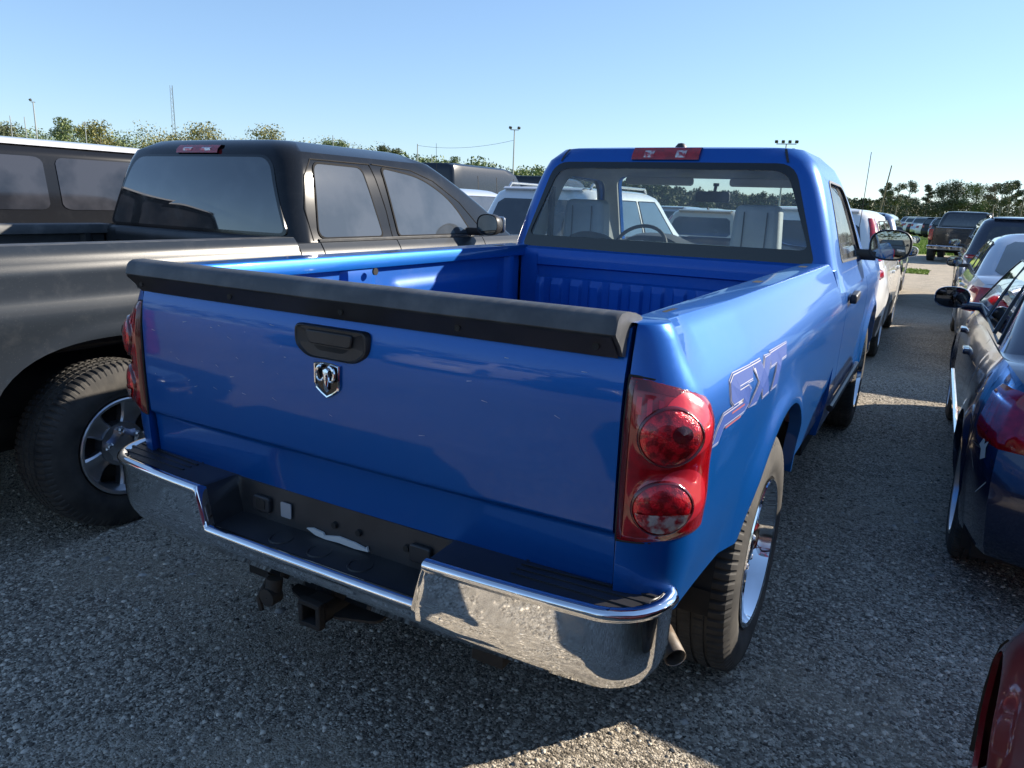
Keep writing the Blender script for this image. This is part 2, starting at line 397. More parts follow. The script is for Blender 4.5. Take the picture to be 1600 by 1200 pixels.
def boolean(o, cutters):
    for c in cutters:
        m = o.modifiers.new('cut', 'BOOLEAN'); m.operation = 'DIFFERENCE'; m.solver = 'EXACT'; m.object = c
    dg = bpy.context.evaluated_depsgraph_get(); ev = o.evaluated_get(dg); me = bpy.data.meshes.new_from_object(ev)
    old = o.data; o.modifiers.clear(); o.data = me; nm = old.name; bpy.data.meshes.remove(old); me.name = nm
    for p in me.polygons: p.use_smooth = True
    me.set_sharp_from_angle(angle=math.radians(35))
    return o

# ------------------------------------------------------------------ body skins
def arch_cols(y0, y1, archs, base=.12):
    ys = set(np.round(np.linspace(y0, y1, max(2, int((y1-y0)/base)+1)), 4))
    for (ya, zc, a, bb) in archs:
        if ya-a > y1 or ya+a < y0: continue
        ys = {y for y in ys if abs(y-ya) > a+.02 or y in (y0, y1)}
        for k in range(29):
            y = ya - a*math.cos(PI*k/28)
            if y0 < y < y1: ys.add(round(y, 5))
        for y in (ya-a-.001, ya+a+.001, ya-a-.06, ya+a+.06):
            if y0 < y < y1: ys.add(round(y, 5))
    return sorted(ys)
def arch_z(y, zlow, archs, p=2.0):
    for (ya, zc, a, bb) in archs:
        t = abs(y-ya)/a
        if t < 1: return max(zlow, zc + bb*(1-t**p)**(1/p))
    return zlow
def skin_obj(name, cols, mt, parent, ztop, zlow, inset, archs=(), zfix=None, flare=.022, ap=2.0, topin=.05, edge=.03, kin=None):
    """cols = [(x, y, nx, ny, kmul)]; returns object; side panel with wheel arch, flanged edges"""
    zlf = zlow if callable(zlow) else (lambda y: zlow); ztf = ztop if callable(ztop) else (lambda y: ztop)
    rows = []
    for (x, y, nx, ny, km) in cols:
        zb = arch_z(y, zlf(y), archs, ap) if nx > .5 else zlf(y); zt = ztf(y); zm = max(zb+.03, min(zt-.1, 1.02))
        zs = [zb+(zm-zb)*t for t in (0, .03, .09, .2, .4, .6, .8)] + [zm+(zt-zm)*t for t in (0, .12, .25, .37, .5, .6, .7, .78, .85, .91, .96, 1)]
        r = []
        def pos(z, extra=0.):
            d = inset(z, y)*km + extra
            for (ya, zc, a, bb) in archs:
                rr = math.hypot((y-ya)/a, max(0, z-zc)/bb) if z > zc-.15 else 9
                if rr < 9: d -= flare*math.exp(-((rr-1.02)/.11)**2)
            return (x-nx*d, y-ny*d, z)
        p0 = pos(zs[0], .045); r.append((p0[0], p0[1], zs[0]+.002)); r += [pos(z) for z in zs]; q = pos(zt, topin); r.append((q[0], q[1], zt+.004))
        rows.append(r)
    if edge:
        rows = [[(p[0]-c[2]*edge, p[1]-c[3]*edge, p[2]) for p in rr] for rr, c in ((rows[0], cols[0]),)] + rows + [[(p[0]-c[2]*edge, p[1]-c[3]*edge, p[2]) for p in rr] for rr, c in ((rows[-1], cols[-1]),)]
    return MB().grid(rows), rows
def mirror_rows(rows): return [[(-p[0], p[1], p[2]) for p in r] for r in rows]
def both(rows, name, mt, parent, smooth=40):
    out = []
    for s in (1, -1): out.append(MB().grid(rows if s > 0 else mirror_rows(rows)).obj(name, mt, parent, smooth))
    return out
def well(parent, ya, zc, a, xo, xi, z0=.52):
    for s in (1, -1):
        b = MB(); pr = []
        for k in range(17):
            t = PI*k/16; pr.append((ya-(a+.02)*math.cos(t), zc+(a+.0)*math.sin(t)))
        pr = [(ya-a-.02, z0)]+pr+[(ya+a+.02, z0)]
        b.grid([[(s*xo, y, z) for y, z in pr], [(s*xi, y, z) for y, z in pr]])
        n = len(pr); b.add([(s*xi, y, z) for y, z in pr], [tuple(range(n))])
        b.obj('wheel_well', DARK, parent, 50)
def side_cols(y0, y1, Wf, archs=(), base=.12):
    return [(Wf(y), y, 1, 0, 1) for y in arch_cols(y0, y1, archs, base)]

def door_mirror(parent, c, sgn, hw, hh, mt, depth=.075, arm=.12, glass=None, shape=2.6):
    """housing seen from behind, rounded; mirror > mirror_glass"""
    rows = []; n = 28
    def ov(k, sx, sz):
        a = 2*PI*k/n; ca, sa = math.cos(a), math.sin(a)
        return (abs(ca)**(2/shape)*math.copysign(sx, ca), abs(sa)**(2/shape)*math.copysign(sz, sa))
    for y, k in ((0, .90), (-.006, .97), (.004, 1.0), (depth*.5, .97), (depth*.85, .82), (depth*1.1, .5), (depth*1.18, .02)):
        rows.append([(c[0]+ov(i, hw*k, hh*k)[0], c[1]+y, c[2]+ov(i, hw*k, hh*k)[1]) for i in range(n)])
    b = MB().grid(rows, cv=True)
    x0 = c[0]-sgn*hw*.6
    b.prism(rrect(c[1]+.0, c[1]+.06, c[2]-hh*1.05, c[2]-hh*.35, .012, 2), 'x', x0, x0-sgn*(arm+hw*.3))
    m = b.obj('door_mirror', mt, parent, 40)
    rows = [[(c[0]+ov(i, hw*k, hh*k)[0], c[1]+.003-(.002 if k > .5 else .0035), c[2]+ov(i, hw*k, hh*k)[1]) for i in range(n)] for k in (.88, .5, .05)]
    g = MB().grid(rows, cv=True); g.f.append(tuple(range(2*n, 3*n))); g.obj('mirror_glass', glass or MIRR, m, 40)
    return m

# ------------------------------------------------------------------ pickup trucks
def build_pickup(root, P):
    """common shell of a pickup: bed, cab, nose, wheels. P is a dict of measures. Returns dict of made parts"""
    mt = P['mat']; Lb = P['Lb']; W = P['W']; archs_r = [P['arch_r']]; archs_f = [P['arch_f']]
    Wf = P.get('Wf', lambda y: W); out = {}
    # bed sides
    xg, rc = P['xg'], P['rc']; cols = []
    for t in np.linspace(0, 1, 4)[:-1]: cols.append((xg+(W-rc-.012-xg)*t, .0, 0, -1, .28))
    for k in range(8):
        a = -PI/2+PI/2*k/7; cols.append((W-.012-rc+rc*math.cos(a), rc+rc*math.sin(a), math.cos(a), math.sin(a), .28+.72*k/7))
    for y in arch_cols(rc+.001, Lb, archs_r, .1)[1:]: cols.append((Wf(y), y, 1, 0, 1))
    _, rows = skin_obj('bed_side', cols, mt, root, P['zt'], P['zlow'], P['inset'], archs_r, flare=P.get('flare', .02), ap=P.get('ap', 2.0), topin=.004)
    out['bed_rows'] = rows
    out['bed_side'] = both(rows, 'bed_side', mt, root)
    xi = P['xi']; zt = P['zt']
    for s, o in ((1, out['bed_side'][0]), (-1, out['bed_side'][1])):
        # rail top plus inner lip
        rr = []
        for r, c in zip(rows[1:-1], cols):
            p = r[-1]; xin = min(xi, p[0]-.01)
            rr.append([(s*p[0], p[1], p[2]), (s*(p[0]-.006), p[1], p[2]+.003), (s*(xin+.008), max(p[1], .0)+.004, zt+.004), (s*xin, max(p[1], 0)+.006, zt-.006), (s*xin, max(p[1], 0)+.008, zt-.055), (s*(xin+.02), max(p[1], 0)+.008, zt-.06)])
        MB().grid(rr).obj('bed_rail', P.get('railmat', mt), root, 40)
        # inner wall with pressings
        ys = list(np.linspace(.05, Lb-.05, 110)); zs = list(np.linspace(P['zf'], zt-.045, 26)); g = []
        def bump(y, z):
            d = 0
            def st(v, a, b, e=.03): return max(0, min(1, (v-a)/e))*max(0, min(1, (b-v)/e))
            d += .030*st(y, .92, 1.13, .02)*st(z, .7, 1.30)
            d += .016*st(y, 1.26, 2.24)*st(z, .93, 1.21)
            d += .030*st(y, Lb-.22, Lb-.14, .02)
            d += .016*st(y, .15, .86)*st(z, .93, 1.23)
            if P.get('hero'):
                f = ((y-1.45)*.28 + 1.02); d += .010*st(y, 1.16, 1.55)*max(0, min(1, (f-z)/.02))
            return d
        for y in ys: g.append([(s*(xi+.035-bump(y, z)), y, z) for z in zs])
        MB().grid(g).obj('bed_inner_wall', P.get('inmat', mt), root, 30)
        a = P['arch_r']; hb = []
        for k in range(15):
            t = PI*k/14; hb.append((a[0]-(a[2]+.02)*math.copysign(abs(math.cos(t))**.6, math.cos(t)), max(P['zf'], P['zf']+.22*math.sin(t)**.6)))
        MB().prism(hb, 'x', s*(xi+.04), s*(xi-.2)).obj('wheel_housing', P.get('inmat', mt), root, 30, bevel=.02)
    # floor and bulkhead
    xs = np.linspace(-xi-.03, xi+.03, 181)
    MB().grid([[(x, y, P['zf']+(.012 if (abs(x) % .11) < .055 else 0)) for y in (.075, Lb*.5, Lb-.02)] for x in xs]).obj('bed_floor', P.get('inmat', mt), root, 20)
    zs = [P['zf'], .9, 1.0, 1.09, 1.125, 1.14, 1.16, 1.17, 1.19, 1.205, 1.225, 1.235, 1.27, 1.285, 1.30, zt-.012, zt]
    xs = np.linspace(-xi-.02, xi+.02, 241); g = []
    for x in xs:
        r = []; ph = ((x+3) % .125)/.125; rib = max(0, min(1, (ph-.18)/.1))*max(0, min(1, (.82-ph)/.1)); ed = 1 if abs(x) < xi-.09 else 0
        for z in zs:
            y = Lb-.045
            if z <= 1.15: y -= .020*rib*ed*max(0, min(1, (1.15-z)/.02))
            if 1.165 <= z <= 1.23: y += .022*ed
            elif z > 1.23 and z < 1.29: y -= .006*ed
            if z >= zt-.013: y += (.01 if z < zt else .05)
            r.append((x, y, z))
        g.append(r)
    MB().grid(g).obj('bed_bulkhead', P.get('inmat', mt), root, 30)
    # underbody
    b = MB(); b.box(-.62, .62, .12, P['L']-.5, .42, .52); b.box(-.50, -.40, .1, P['L']-.3, .33, .47); b.box(.40, .50, .1, P['L']-.3, .33, .47)
    b.box(-W+.1, W-.1, P['Lb'], P['arch_f'][0]-.5, .34, .5)
    b.obj('chassis_frame', DARK, root, 30)
    b = MB(); ya = P['arch_r'][0]; b.tube([(-.75, ya, P['R']), (.75, ya, P['R'])], .055, 12)
    b.lathe([(-.14, .03), (-.1, .12), (0, .15), (.1, .12), (.14, .03)], 16, (0, ya, P['R'])); b.obj('rear_axle', DARK, root, 40)
    well(root, P['arch_r'][0], P['arch_r'][1], P['arch_r'][2]+.01, W-.05, xi-.2); well(root, P['arch_f'][0], P['arch_f'][1], P['arch_f'][2]+.01, W-.05, .5)
    # cab lower sides, doors, front fender
    for nm, y0, y1 in P['panels']:
        ar = archs_f if nm == 'front_fender' else ()
        _, rows = skin_obj(nm, side_cols(y0, y1, P.get('Wc', Wf), ar), mt, root, P['belt'], P['zsill'], P['insetc'], ar, flare=P.get('flare', .02), topin=.06)
        out[nm] = both(rows, nm, mt, root)
    # greenhouse
    gh = P['gh']
    sh = gh.shell(inset=0, crown=P.get('crown', .022)).obj('cab', mt, root, 35)
    m = sh.modifiers.new('s', 'SOLIDIFY'); m.thickness = .032; m.offset = -1
    cut = []
    if P.get('rearwin'):
        cut.append(MB().prism(P['rearwin'], 'y', gh.at(1.5)[1]-.5, gh.at(1.5)[1]+.33).obj('cut', mt, None, 0))
        for sw in P['sidewins']: cut.append(MB().prism(sw, 'x', -2, 2).obj('cut', mt, None, 0))
        cut.append(MB().prism(P['windshield'], 'y', gh.at(1.75)[2]-.28, gh.at(1.75)[2]+2).obj('cut', mt, None, 0))
        boolean(sh, cut)
        li = gh.shell(inset=.05, crown=-.02).obj('cab_lining', LINER, root, 35)
        m = li.modifiers.new('s', 'SOLIDIFY'); m.thickness = .01; m.offset = -1; boolean(li, cut)
        for c in cut: bpy.data.objects.remove(c)
    out['cab'] = sh
    # hood and nose
    L = P['L']; yh = P['hood_y']; g = []
    for t in np.linspace(0, 1, 14):
        y = yh+(L-.06-yh)*t; z0 = P['belt']+.0-P.get('hooddrop', .2)*t**1.6; hw = P.get('hoodw', .86)-.10*t; r = []
        for q in np.linspace(-1, 1, 17):
            r.append((q*hw, y+(1-q*q)*.05*t, z0+.055*(1-abs(q)**3)+(.018 if abs(q) < .5 else 0)-(.25*max(0, t-.9))))
        g.append(r)
    MB().grid(g).obj('hood', mt, root, 40)
    Wc = P.get('Wc', Wf); b = MB(); b.prism(round_poly([(-Wc(L)+.05, .42), (Wc(L)-.05, .42), (Wc(L)-.06, P['belt']-.25), (-Wc(L)+.06, P['belt']-.25)], .05), 'y', L-.12, L-.03); b.obj('nose_panel', mt, root, 40, bevel=.02)
    MB().prism(round_poly([(-.42, .62), (.42, .62), (.46, 1.0), (-.46, 1.0)], .06), 'y', L-.05, L-.0).obj('grille', CHROME, root, 40, bevel=.01)
    for s in (1, -1): MB().prism(round_poly([(s*.52, .72), (s*.88, .72), (s*.88, .98), (s*.52, .94)][::s], .04), 'y', L-.06, L-.005).obj('headlight', HEADL, root, 40, bevel=.01)
    MB().prism(rrect(-W+.03, W-.03, .40, .62, .05), 'y', L-.02, L+.1).obj('front_bumper', CHROME, root, 40, bevel=.03)
    for s in (1, -1):
        for y in (P['arch_r'][0], P['arch_f'][0]):
            make_wheel(root, P['R'], P['tw'], P['rin'], P['nsp'], P['rimmat'], (s*(W-.02-P['tw']/2-P.get('tuck', .0)), y, P['R']-.006), s, style=P['rimstyle'], detail=P.get('detail', True))
    return out
def ring_end(gh, outer, inner, off, rear=True):
    n = len(outer); rows = []
    def S(x, z, o):
        w, y0, y1 = gh.at(z); q = 1-min(1, (x/w)**2); return (x, y0-gh.br*q-o if rear else y1+gh.bf*q+o, z)
    rows = [[S(x, z, off-.012) for x, z in outer], [S(x, z, off) for x, z in outer], [S(x, z, off) for x, z in inner], [S(x, z, off-.010) for x, z in inner]]
    return MB().grid(rows, cv=True)
def fill_end(gh, poly, off, rear=True, k=(1, .66, .33, .02)):
    cx = sum(p[0] for p in poly)/len(poly); cz = sum(p[1] for p in poly)/len(poly); rows = []
    for q in k:
        r = []
        for x, z in poly:
            X = cx+(x-cx)*q; Z = cz+(z-cz)*q; w, y0, y1 = gh.at(Z); c = 1-min(1, (X/w)**2); r.append((X, y0-gh.br*c-off if rear else y1+gh.bf*c+off, Z))
        rows.append(r)
    b = MB().grid(rows, cv=True); n = len(poly); b.f.append(tuple(range((len(k)-1)*n, len(k)*n))); return b
def fill_side(gh, poly, sgn, off, k=(1, .66, .33, .02)):
    cy = sum(p[0] for p in poly)/len(poly); cz = sum(p[1] for p in poly)/len(poly)
    rows = [[(sgn*(gh.at(cz+(z-cz)*q)[0]+off), cy+(y-cy)*q, cz+(z-cz)*q) for y, z in poly] for q in k]
    b = MB().grid(rows, cv=True); n = len(poly); b.f.append(tuple(range((len(k)-1)*n, len(k)*n))); return b
def dens(poly, step=.06):
    out = []
    for i in range(len(poly)):
        a, b = poly[i], poly[(i+1) % len(poly)]; n = max(1, int(math.hypot(b[0]-a[0], b[1]-a[1])/step))
        out += [(a[0]+(b[0]-a[0])*k/n, a[1]+(b[1]-a[1])*k/n) for k in range(n)]
    return out

# ================================================================== the blue pickup
hero = thing('blue_pickup', 'bright blue regular cab pickup truck with chrome step bumper, large in the foreground', 'pickup truck')
def W_h(y): return .985+.018*min(1, max(0, (y-.1)/.5))
PROF = [(.55, .045), (.66, .034), (.74, .022), (.80, .010), (.90, .004), (1.05, .0), (1.12, .001), (1.16, .008), (1.20, .022), (1.25, .044), (1.29, .062), (1.32, .076), (1.336, .088)]
def ins_h(z, y):
    k = 1+.42*(1-min(1, max(0, y/2.45)))**1.2
    d = smooth_interp(z, PROF)
    return d*k if z > 1.06 else d
def ins_c(z, y): return smooth_interp(z, [(.40, .05), (.55, .03), (.62, .012), (.9, .004), (1.08, .0), (1.14, .006), (1.22, .03), (1.31, .062)])
gh_h = GH([(1.20, .985, 2.545, 4.45), (1.31, .940, 2.552, 4.28), (1.5, .885, 2.578, 4.02), (1.7, .822, 2.610, 3.76), (1.81, .775, 2.630, 3.62), (1.868, .735, 2.650, 3.52), (1.903, .685, 2.685, 3.45)], rc=.10, br=.035, bf=.12)
RW = round_poly([(-.835, 1.335), (.835, 1.335), (.67, 1.818), (-.67, 1.818)], [.05, .05, .09, .09], 5)
SW = round_poly([(2.86, 1.335), (3.96, 1.315), (3.56, 1.755), (2.93, 1.765)], [.05, .03, .12, .09], 5)
WS = round_poly([(-.86, 1.30), (.86, 1.30), (.68, 1.79), (-.68, 1.79)], .06, 4)
BH = dict(mat=BLUE, inmat=BLUEIN, Lb=2.52, W=1.0, Wf=W_h, Wc=lambda y: 1.0-.03*max(0, (y-4.9)/.7), xg=.836, rc=.15, zt=1.336, zlow=lambda y: .66 if y < 1.0 else .56, inset=ins_h,
          arch_r=(1.06, .44, .53, .52), arch_f=(4.63, .44, .53, .50), xi=.785, zf=.83, R=.424, tw=.28, rin=.262, nsp=5, rimmat=CHROME, rimstyle='five',
          belt=1.31, zsill=.46, insetc=ins_c, gh=gh_h, rearwin=RW, sidewins=[SW], windshield=WS, L=5.55, hood_y=4.25, hero=True, tuck=-.008,
          panels=[('cab_corner', 2.532, 2.735), ('door', 2.745, 3.975), ('front_fender', 3.985, 5.50)], flare=.024)
hp = build_pickup(hero, BH)
# rear glass with black border
big = dens(round_poly([(-.842, 1.328), (.842, 1.328), (.678, 1.828), (-.678, 1.828)], [.05, .05, .09, .09], 5))
inn = []
cx, cz = 0, 1.58
for x, z in big:
    t = (z-1.328)/.5; inn.append((x*(1-.036/.75), 1.402+(z-1.328)*(1.792-1.402)/.5))
rwn = ring_end(gh_h, big, inn, .004).obj('rear_window', FRIT, hero, 40)
fill_end(gh_h, inn, -.004).obj('pane', CGLASS, rwn, 60)
fill_end(gh_h, dens(WS), -.012, rear=False).obj('windshield', CGLASS, hero, 60)
for s in (1, -1):
    fill_side(gh_h, dens(SW), s, -.014).obj('side_window', CGLASS, hp['door'][0 if s > 0 else 1], 60)
    o_ = dens(SW); i_ = [(3.39+(y-3.39)*.965, 1.545+(z-1.545)*.94) for y, z in o_]
    def SS(y, z, o): return (s*(gh_h.at(z)[0]+o), y, z)
    MB().grid([[SS(y, z, -.01) for y, z in o_], [SS(y, z, .003) for y, z in o_], [SS(y, z, .003) for y, z in i_], [SS(y, z, -.012) for y, z in i_]], cv=True).obj('window_seal', BLKPL, hero, 40)
    # dark roof joint
    MB().grid([[(s*(x+dx), gh_h.at(z)[1]-gh_h.br*(1-(x/gh_h.at(z)[0])**2)-.003, z) for z, x in ((1.832, .640), (1.86, .630), (1.885, .620), (1.9035, .612))] for dx in (-.006, .007)]).obj('roof_joint', BLKPL, hero, 30)
    MB().grid([[(s*(.606+dx), y, gh_h.lv[-1][0]+.0195) for y in (2.9, 3.2)] for dx in (-.006, .007)]).obj('roof_joint', BLKPL, hero, 30)
# wiper-like dark hump at the bottom of the glass (rear speaker shelf)
rows = []
for t in np.linspace(-1, 1, 13): rows.append([(-.43+t*.14, 2.60, 1.385), (-.43+t*.14, 2.60, 1.385+.052*(1-t*t)**.7), (-.43+t*.14, 2.66, 1.385+.045*(1-t*t)**.7), (-.43+t*.14, 2.68, 1.38)])
MB().grid(rows).obj('dark_shelf_hump', DARK, hero, 40)
# roof lamp
def roof_strip(x0, x1, z0, z1, off, name, mt, parent):
    xs = np.linspace(x0, x1, 12); rr = []
    for x in xs:
        r = []
        for z, o in ((z0, -.01), (z0, off*.8), (z0+(z1-z0)*.3, off), (z0+(z1-z0)*.7, off), (z1, off*.6), (z1, -.02)):
            w_, y0_, _ = gh_h.at(min(z, 1.903)); r.append((x, y0_-gh_h.br*(1-(x/w_)**2)-o, z))
        rr.append(r)
    return MB().grid(rr).obj(name, mt, parent, 40)
bl = roof_strip(-.195, .185, 1.842, 1.908, .014, 'high_brake_light', REDL, hero)
for x in (-.095, .085): roof_strip(x-.028, x+.028, 1.853, 1.897, .018, 'cargo_lamp', CLEARL, bl)
MB().lathe([(0, .035), (.012, .033), (.03, .018), (.033, .001)], 16, (0.0, 2.86, 1.917), 'z').obj('roof_antenna', BLKPL, hero, 40)
# interior
def seatback(x0, x1):
    for q in (.28, .72): x = x0+(x1-x0)*q; MB().tube([(x, 2.868, 1.2), (x, 2.868, 1.58)], .0035, 5).obj('seat_seam', DASH, hero, 40)
    b = MB(); prof = [(x0, 1.0), (x1, 1.0), (x1-.004, 1.35), (x1-.02, 1.62), (x0+.02, 1.62), (x0+.004, 1.35)]
    b.prism(round_poly(prof, .045, 4), 'y', 2.88, 3.02); o = b.obj('seat_back', SEAT, hero, 40, bevel=.03, seg=3)
    b = MB(); b.prism(round_poly([(x0, .75), (x1, .75), (x1, .98), (x0, .98)], .05), 'y', 2.95, 3.45); b.obj('seat_cushion', SEAT, hero, 40, bevel=.03)
seatback(-.75, -.455); seatback(.315, .60)
MB().prism(round_poly([(-.43, 1.0), (.28, 1.0), (.28, 1.33), (-.43, 1.33)], .05), 'y', 2.9, 3.0).obj('seat_back', SEAT, hero, 40, bevel=.03)
g = []
for x in np.linspace(-.86, .86, 31):
    hmp = .085*math.exp(-((x+.47)/.22)**4)
    g.append([(x, 3.80, 1.0), (x, 3.76, 1.22), (x, 3.80, 1.30+hmp), (x, 3.95, 1.335+hmp*.8), (x, 4.30, 1.30)])
MB().grid(g).obj('dashboard', DASH, hero, 50)
b = MB(); c0 = Vector((-.47, 3.58, 1.30)); ax = Vector((0, -.82, .57)); ux = Vector((1, 0, 0)); uy = ax.cross(ux)
b.tube([tuple(c0+(ux*math.cos(a)+uy*math.sin(a))*.19) for a in np.linspace(0, 2*PI, 41)], .013, 8, False)
for a in (.2, PI-.2, -PI/2): b.tube([tuple(c0), tuple(c0+(ux*math.cos(a)+uy*math.sin(a))*.185)], .014, 6)
b.lathe([(-.02, .001), (-.02, .06), (.02, .06), (.02, .001)], 14, tuple(c0), 'y'); b.tube([tuple(c0), (-.47, 3.85, 1.15)], .03, 8)
b.obj('steering_wheel', DASH, hero, 50)
b = MB(); b.prism(rrect(-.13, .10, 1.635, 1.705, .02), 'y', 3.68, 3.71); b.tube([(-.01, 3.71, 1.69), (.0, 3.70, 1.755)], .012, 8); b.lathe([(0, .02), (.02, .02)], 10, (0, 3.70, 1.74), 'z')
b.obj('rear_view_mirror', BLKPL, hero, 40, bevel=.006)
b = MB()
for s in (1, -1): b.prism(rrect(min(s*.12, s*.60), max(s*.12, s*.60), 1.735, 1.79, .02), 'y', 3.56, 3.585)
b.obj('sun_visor', LINER, hero, 40, bevel=.008)
b = MB(); b.tube([(-.80, 2.78, 1.70), (-.78, 2.80, 1.62), (-.80, 2.83, 1.3), (-.82, 2.85, .9)], .022, 6); b.box(-.80, -.765, 2.77, 2.81, 1.60, 1.70); b.obj('seat_belt', DASH, hero, 40)
for s in (1, -1): MB().box(min(s*.86, s*.95), max(s*.86, s*.95), 2.75, 3.97, .5, 1.305).obj('door_lining', LINER, hero, 40, bevel=.02)
MB().box(-.86, .86, 2.57, 2.60, .5, 1.375).obj('cab_rear_panel', LINER, hero, 40)
MB().grid([[(-.84, 2.555, 1.20), (-.84, 2.555, 1.345)], [(.84, 2.555, 1.20), (.84, 2.555, 1.345)]]).obj('cab_lower_panel', BLUE, hero, 40)

# tailgate
def tg_y(x, z): return smooth_interp(z, [(.68, .020), (.845, .010), (.858, .006), (.866, -.006), (.90, -.008), (1.0, -.012), (1.14, -.012), (1.23, -.004), (1.27, .006), (1.33, .022)]) + .012*(x/.83)**2
zs = [.69, .75, .80, .845, .852, .858, .862, .867, .875, .90, .95, 1.0, 1.06, 1.12, 1.16, 1.2, 1.23, 1.26, 1.29, 1.33]
xs = list(np.linspace(-.826, .826, 45)); g = []
for x in xs: g.append([(x, tg_y(x, z), z) for z in zs]+[(x, .06, 1.335)])
g = [[(p[0], p[1]+.035, p[2]) for p in g[0]]]+g+[[(p[0], p[1]+.035, p[2]) for p in g[-1]]]
tg = MB().grid(g).obj('tailgate', BLUE, hero, 50)
MB().box(-.80, .80, .028, .062, .74, 1.325).obj('tailgate_inner_panel', BLUEIN, tg, 30)
# tailgate cap, grooved on top
prof = [(.095, 1.318, 0), (.098, 1.345, 0), (.085, 1.352, 1), (.05, 1.362, 1), (.0, 1.369, 1), (-.032, 1.368, 1), (-.045, 1.362, 0), (-.052, 1.354, 0), (-.060, 1.326, 0), (-.056, 1.320, 0), (-.030, 1.298, 0), (-.006, 1.272, 0), (.012, 1.268, 0), (.012, 1.31, 0)]
rows = []; X = -.842
xs = []
while X < .8421:
    xs += [X, X+.004, X+.006, X+.010]; X += .0324
for i, x in enumerate(xs):
    gq = .0009 if i % 4 in (1, 2) else 0
    e = max(0, (abs(x)-.815)/.03)
    rows.append([(x, y+.010*(x/.83)**2+(.02*e if y < -.02 else 0), z-gq*k-(.004*e if z > 1.35 else 0)) for y, z, k in prof])
b = MB().grid(rows, cv=True); n = len(prof); b.f.append(tuple(range(n))); b.f.append(tuple(range((len(rows)-1)*n, len(rows)*n)))
cap = b.obj('tailgate_cap', CAPPL, tg, 30)
rows = [[(x, -.001+.010*(x/.83)**2+d, z) for d, z in ((-.059, 1.320), (-.034, 1.296), (-.009, 1.268))] for x in np.linspace(-.812, .812, 30)]
MB().grid(rows).obj('cap_underside', BLKPL, cap, 50)
for x in (-.77, -.36, .06, .42, .77): MB().lathe([(-.004, .001), (-.004, .008), (.0, .009)], 12, (x, -.036+.010*(x/.83)**2, 1.294), 'y').obj('cap_fastener', DARK, cap, 40)
# tailgate handle
hz = tg_y(0, 1.2)
bz = round_poly([(-.128, 1.243), (.128, 1.243), (.128, 1.185), (.085, 1.155), (-.085, 1.155), (-.128, 1.185)], [.02, .02, .02, .03, .03, .02], 4)
b = MB()
def ringz(poly, k, y): return [(x*k, y, 1.2+(z-1.2)*k) for x, z in poly]
b.grid([ringz(bz, 1.03, hz+.01), ringz(bz, 1.03, hz-.003), ringz(bz, .985, hz-.011), ringz(bz, .95, hz-.012), ringz(bz, .90, hz-.0065), ringz(bz, .02, hz-.0035)], cv=True)
hd = b.obj('tailgate_handle', BLKPL, tg, 40)
MB().prism(round_poly([(-.088, 1.232), (.082, 1.232), (.074, 1.194), (-.076, 1.194)], .014), 'y', hz-.0125, hz-.003).obj('pull_lever', BLKPL, hd, 40, bevel=.004)
MB().prism(round_poly([(-.07, 1.19), (.068, 1.19), (.06, 1.172), (-.06, 1.172)], .006), 'y', hz-.0052, hz-.003).obj('grip_recess', DARK, hd, 40)
# shield emblem with horned head
sh_o = [(-.046, 1.143), (-.02, 1.1475), (0, 1.148), (.02, 1.1475), (.046, 1.143), (.046, 1.088), (.040, 1.073), (.022, 1.060), (0, 1.048), (-.022, 1.060), (-.040, 1.073), (-.046, 1.088)]
ex = -.012; ye = tg_y(0, 1.1)
def shr(k, y): return [(ex+x*k, y, 1.1+(z-1.1)*k) for x, z in sh_o]
b = MB().grid([shr(1.0, ye+.004), shr(1.0, ye-.006), shr(.95, ye-.009), shr(.88, ye-.008), shr(.86, ye-.003)], cv=True); em = b.obj('shield_emblem', CHROME, tg, 30)
b = MB().grid([shr(.875, ye-.004), shr(.02, ye-.005)], cv=True); b.obj('shield_field', FRIT, em, 30)
b = MB()
for s in (1, -1):
    pts = []; rad = []
    for k in range(15):
        t = k/14; a = PI*.62-t*PI*1.55; r = .0195-.0075*t
        pts.append((ex+s*(.0185+r*math.cos(a)*.78), ye-.009-.003*math.sin(PI*t), 1.1165+r*math.sin(a)*1.1-.006*t)); rad.append(.0062-.0036*t)
    b.tube(pts, rad, 8)
hdp = [(-.0105, 1.128), (0, 1.134), (.0105, 1.128), (.0095, 1.106), (.0065, 1.084), (.0075, 1.072), (0, 1.064), (-.0075, 1.072), (-.0065, 1.084), (-.0095, 1.106)]
b.grid([[(ex+x*k, ye-y, 1.098+(z-1.098)*k) for x, z in hdp] for k, y in ((1, .005), (.92, .011), (.5, .015), (.04, .0155))], cv=True)
b.obj('horned_head', CHROME, em, 40)
for s in (1, -1): MB().lathe([(-.0165, .0003), (-.0155, .0022), (-.013, .0025)], 8, (ex+s*.0062, ye, 1.112), 'y').obj('emblem_eye', FRIT, em, 30)

# little chips and scuffs, also painting sun glints on the tailgate
b = MB(); rs = random.Random(5)
for k in range(34):
    x = rs.gauss(-.35, .22) if k < 22 else rs.uniform(-.7, .75); z = rs.uniform(1.0, 1.24) if k < 22 else rs.uniform(.9, 1.24); l = rs.uniform(.002, .010); a = rs.uniform(-.5, .5); h_ = rs.uniform(.0006, .0014)
    if abs(x) > .8 or (abs(x) < .14 and z > 1.03): continue
    q = [(x-l*math.cos(a), z-l*math.sin(a)-h_), (x+l*math.cos(a), z+l*math.sin(a)-h_*.3), (x+l*math.cos(a), z+l*math.sin(a)+h_*.3), (x-l*math.cos(a), z-l*math.sin(a)+h_)]
    b.add([(u, tg_y(u, v)-.0010, v) for u, v in q], [(0, 1, 2, 3)])
tag(b.obj('scuff_glint', mat('scuff_glint_mark', (.35, .42, .55), .5), tg, 0), kind='stuff')

